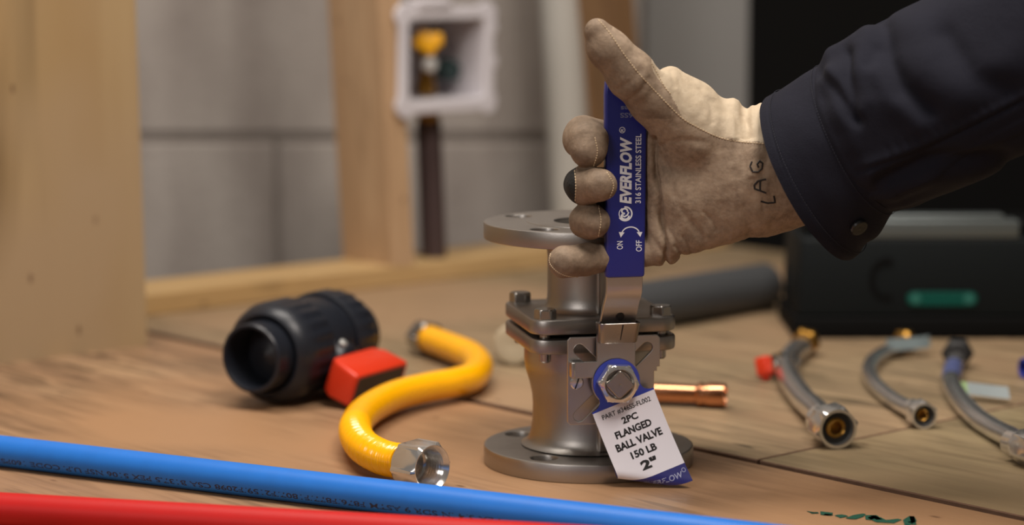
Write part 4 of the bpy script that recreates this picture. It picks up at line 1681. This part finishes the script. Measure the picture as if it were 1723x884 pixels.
# ------------------------------------------------------------------ copper stub and cream fitting behind the valve
mb = MB()
k0, k1 = on_z(1010, 657, 0.0102), on_z(1221, 666, 0.0102)
ka = (k1 - k0).normalized()
kl = (k1 - k0).length
mb.lathe([(0.0068, 0), (0.0080, 0.0005), (0.0080, kl - 0.024), (0.0086, kl - 0.0235), (0.0100, kl - 0.0215), (0.0102, kl - 0.0195), (0.0092, kl - 0.018), (0.0096, kl - 0.015), (0.0102, kl - 0.013),
          (0.0102, kl - 0.0008), (0.0096, kl), (0.0082, kl), (0.0068, kl - 0.012)], frame(k0, ka), 48, 0, True)
solo('copper_stub', mb, 'copper', 'short copper pipe with a flared coupling, lying right of the valve', 'pipe', k0 - Z * 0.0102)
mb = MB()
w0 = on_z(862, 582, 0.0185)
wd = Vector((0.25, 1, 0)).normalized()
mb.lathe([(0, 0.0015), (0.0130, 0.0), (0.0165, 0.0005), (0.0185, 0.003), (0.0185, 0.012), (0.0155, 0.014), (0.0155, 0.030), (0, 0.030)], frame(w0, wd), 48)
solo('pipe_fitting', mb, 'cream_pvc', 'cream plastic pipe fitting half hidden behind the steel valve', 'fitting', w0 - Z * 0.0185)


# ------------------------------------------------------------------ braided steel water hoses
def hose(label, px, r, af_, front, groupname=None, nutlen=0.026, zf=None, far='steel', seed=0, bore=0.50, first_dir=None):
    pts = [on_z(x, y, r + 0.0003) for x, y in px]
    pts[0].z = af_ * 1.0 + 0.0003
    pts[1].z = r + (af_ - r) * 0.6
    path, ln_ = spline(pts, 160)
    md = path[80]
    t = thing('braided_hose', label, 'hose', Vector((md.x, md.y, 0)), 0.0, groupname)
    MB().tube(path, r, 28).build('tube', 'braid', t)
    d = (path[0] - path[5])
    d.z = 0
    d.normalize()
    if first_dir is not None:
        d = Vector(first_dir).normalized()
    base_ = path[0] - d * 0.004
    base_.z = af_ + 0.0003
    mb_ = MB()
    rr__ = af_ * 1.2
    L = nutlen
    mb_.lathe([(r * 1.02, -0.012), (r * 1.22, -0.011), (r * 1.22, 0.0), (af_ * 0.93, 0.001), (af_ * 0.98, 0.0035, 'h'), (rr__, 0.006, 'h'), (rr__, L - 0.0025, 'h'), (af_ * 0.985, L, 'h'),
               (af_ * 0.84, L), (af_ * 0.80, L - 0.002), (af_ * 0.78, L - 0.012), (r * 0.5, L - 0.012)], frame(base_, d), 96, 0, True, (6, af_, R(12 + seed)))
    nut = mb_.build('nut', 'polished', t)
    mb_ = MB().lathe([(af_ * bore, L - 0.0118), (af_ * 0.785, L - 0.0118), (af_ * 0.785, L - 0.0055), (af_ * bore, L - 0.0055)], frame(base_, d), 48, 0, True)
    mb_.build('washer', 'rubber', nut)
    mb_ = MB().lathe([(af_ * 0.33, L - 0.020), (af_ * 0.33, L - 0.0045), (af_ * 0.39, L - 0.0040), (af_ * bore, L - 0.0048), (af_ * bore, L - 0.0125), (0.0, L - 0.0125)][::-1], frame(base_, d), 48, 0, False)
    mb_.build('tail_piece', 'brass', nut)
    return t, path


h1, p1 = hose('thick braided steel hose nearest the valve, nut facing the viewer', [(1392, 724), (1376, 700), (1352, 672), (1330, 640), (1324, 614), (1336, 594), (1350, 584)], 0.0098, 0.0150, None,
              'braided hoses lying on the bench', 0.027, first_dir=(0.22, -0.975, 0))
dd = (p1[-1] - p1[-8]).normalized()
bp_ = p1[-1].copy()
bp_.z = 0.0125
mb = MB()
mb.lathe([(0, -0.003), (0.0105, -0.003), (0.0107, 0.003), (0.0098, 0.005), (0.0115, 0.006, 'h'), (0.0145, 0.008, 'h'), (0.0145, 0.016, 'h'), (0.0115, 0.018, 'h'), (0.0095, 0.018), (0.0095, 0.024), (0, 0.024)],
         frame(bp_, Vector((dd.x, dd.y, 0))), 72, 0, False, (6, 0.0118, 0.2))
mb.build('end_fitting', 'brass', h1)
h2_, p2 = hose('thin braided steel hose curling in the middle, small brass-centred nut in front', [(1545, 702), (1526, 690), (1497, 669), (1472, 646), (1462, 625), (1470, 606), (1492, 592), (1512, 584)], 0.0066, 0.0102, None,
               'braided hoses lying on the bench', 0.020, seed=14, bore=0.46, first_dir=(0.14, -0.99, 0))
e2 = p2[-1]
d2 = (p2[-1] - p2[-8]).normalized()
bq = e2.copy()
bq.z = 0.0100
mb = MB()
mb.lathe([(0, -0.002), (0.0074, -0.002), (0.0078, 0.006), (0.0096, 0.008, 'h'), (0.0120, 0.009, 'h'), (0.0120, 0.019, 'h'), (0.0075, 0.021), (0, 0.021)], frame(bq, Vector((d2.x, d2.y, 0))), 72, 0, False, (6, 0.0100, 0))
mb.build('end_fitting', 'brass', h2_)


def flag_label(parent, px_pts, z0, z1, name, mats, bands):
    """a folded paper flag: a strip standing off the hose."""
    mb_ = MB()
    pts = [on_z(x, y, z0) for x, y in px_pts]
    nn = len(pts)
    up = [p + Z * (z1 - z0) for p in pts]
    off = [Vector((0.0, 0.0006, 0))] * nn
    for side_ in (0, 1):
        mb_.grid([[p + (off[i] if side_ else Vector((0, 0, 0))) for i, p in enumerate(pts)], [q + (off[i] if side_ else Vector((0, 0, 0))) + Vector((0, 0.010, 0)) for i, q in enumerate(up)]], False)
    for i, f in enumerate(mb_.f):
        mb_.m[i] = bands[i % (nn - 1)]
    return mb_.build(name, mats, parent)


flag_label(h2_, [(1494, 592), (1508, 590), (1540, 588), (1558, 586), (1566, 584)], 0.0082, 0.0175, 'paper_label', ['paper', 'paper_blue', 'paper_green'], [0, 0, 0, 0])
h3, p3 = hose('braided steel hose at the right edge with a printed flag label and dark far nut', [(1722, 762), (1700, 742), (1672, 722), (1640, 700), (1612, 668), (1601, 642), (1604, 620), (1609, 607)], 0.0080, 0.0128, None,
              'braided hoses lying on the bench', 0.026, seed=5, first_dir=(0.42, -0.91, 0))
d3 = (p3[-1] - p3[-8]).normalized()
bq = p3[-1].copy()
bq.z = 0.0125
mb = MB()
mb.lathe([(0, -0.002), (0.0092, -0.002), (0.0095, 0.004), (0.0118, 0.006, 'h'), (0.015, 0.008, 'h'), (0.015, 0.020, 'h'), (0.0105, 0.021), (0.0085, 0.012), (0, 0.012)], frame(bq, Vector((d3.x, d3.y, 0))), 72, 0, False, (6, 0.0122, 0))
mb.build('end_fitting', 'gasket', h3)
flag_label(h3, [(1614, 662), (1630, 664), (1655, 667), (1680, 670), (1700, 672)], 0.0052, 0.0135, 'paper_label', ['paper', 'paper_blue', 'paper_green'], [2, 0, 0, 0])
mb = MB()
sl = p3[118:146]
mb.tube(sl, 0.0083, 28, 0, (False, False))
mb.build('sleeve_label', 'paper_blue', h3)

# small red-handled valve left of the thick hose
rv = on_z(1303, 616, 0.0105)
r0 = thing('small_valve', 'tiny brass valve with a red handle left of the thick braided hose', 'valve', (rv.x, rv.y, 0))
mb = MB()
mb.lathe([(0, 0), (0.0075, 0), (0.0075, 0.007), (0.0102, 0.008, 'h'), (0.0102, 0.016, 'h'), (0.008, 0.018), (0.008, 0.030), (0, 0.030)], frame(rv - Vector((0.004, 0, 0)), Vector((0.8, 0.6, 0))), 48, 0, False, (6, 0.0098, 0.2))
mb.build('body', 'hex_dull', r0)
mb = MB()
rm = frame(on_z(1286, 617, 0.0125), Vector((-0.7, -0.7, 0.15)))
mb.box((-0.0085, -0.0065, -0.005), (0.0085, 0.0065, 0.005), 0.002, 0, rm @ Matrix.Rotation(R(20), 4, 'Z'))
mb.box((-0.012, -0.004, -0.002), (0.002, 0.004, 0.003), 0.0015, 0, rm @ Matrix.Rotation(R(20), 4, 'Z'))
mb.build('handle', 'red_plastic', r0)

# blue offcut at the right edge of the picture
q0 = on_z(1721, 620, 0.009)
mb = MB().lathe([(0.007, 0), (0.009, 0), (0.009, 0.05), (0.007, 0.05)], frame(q0, Vector((0.9, 0.25, 0))), 32, 0, True)
solo('pipe_offcut', mb, 'tag_blue', 'short dark blue pipe offcut just entering at the right edge', 'pipe', q0 - Z * 0.009)
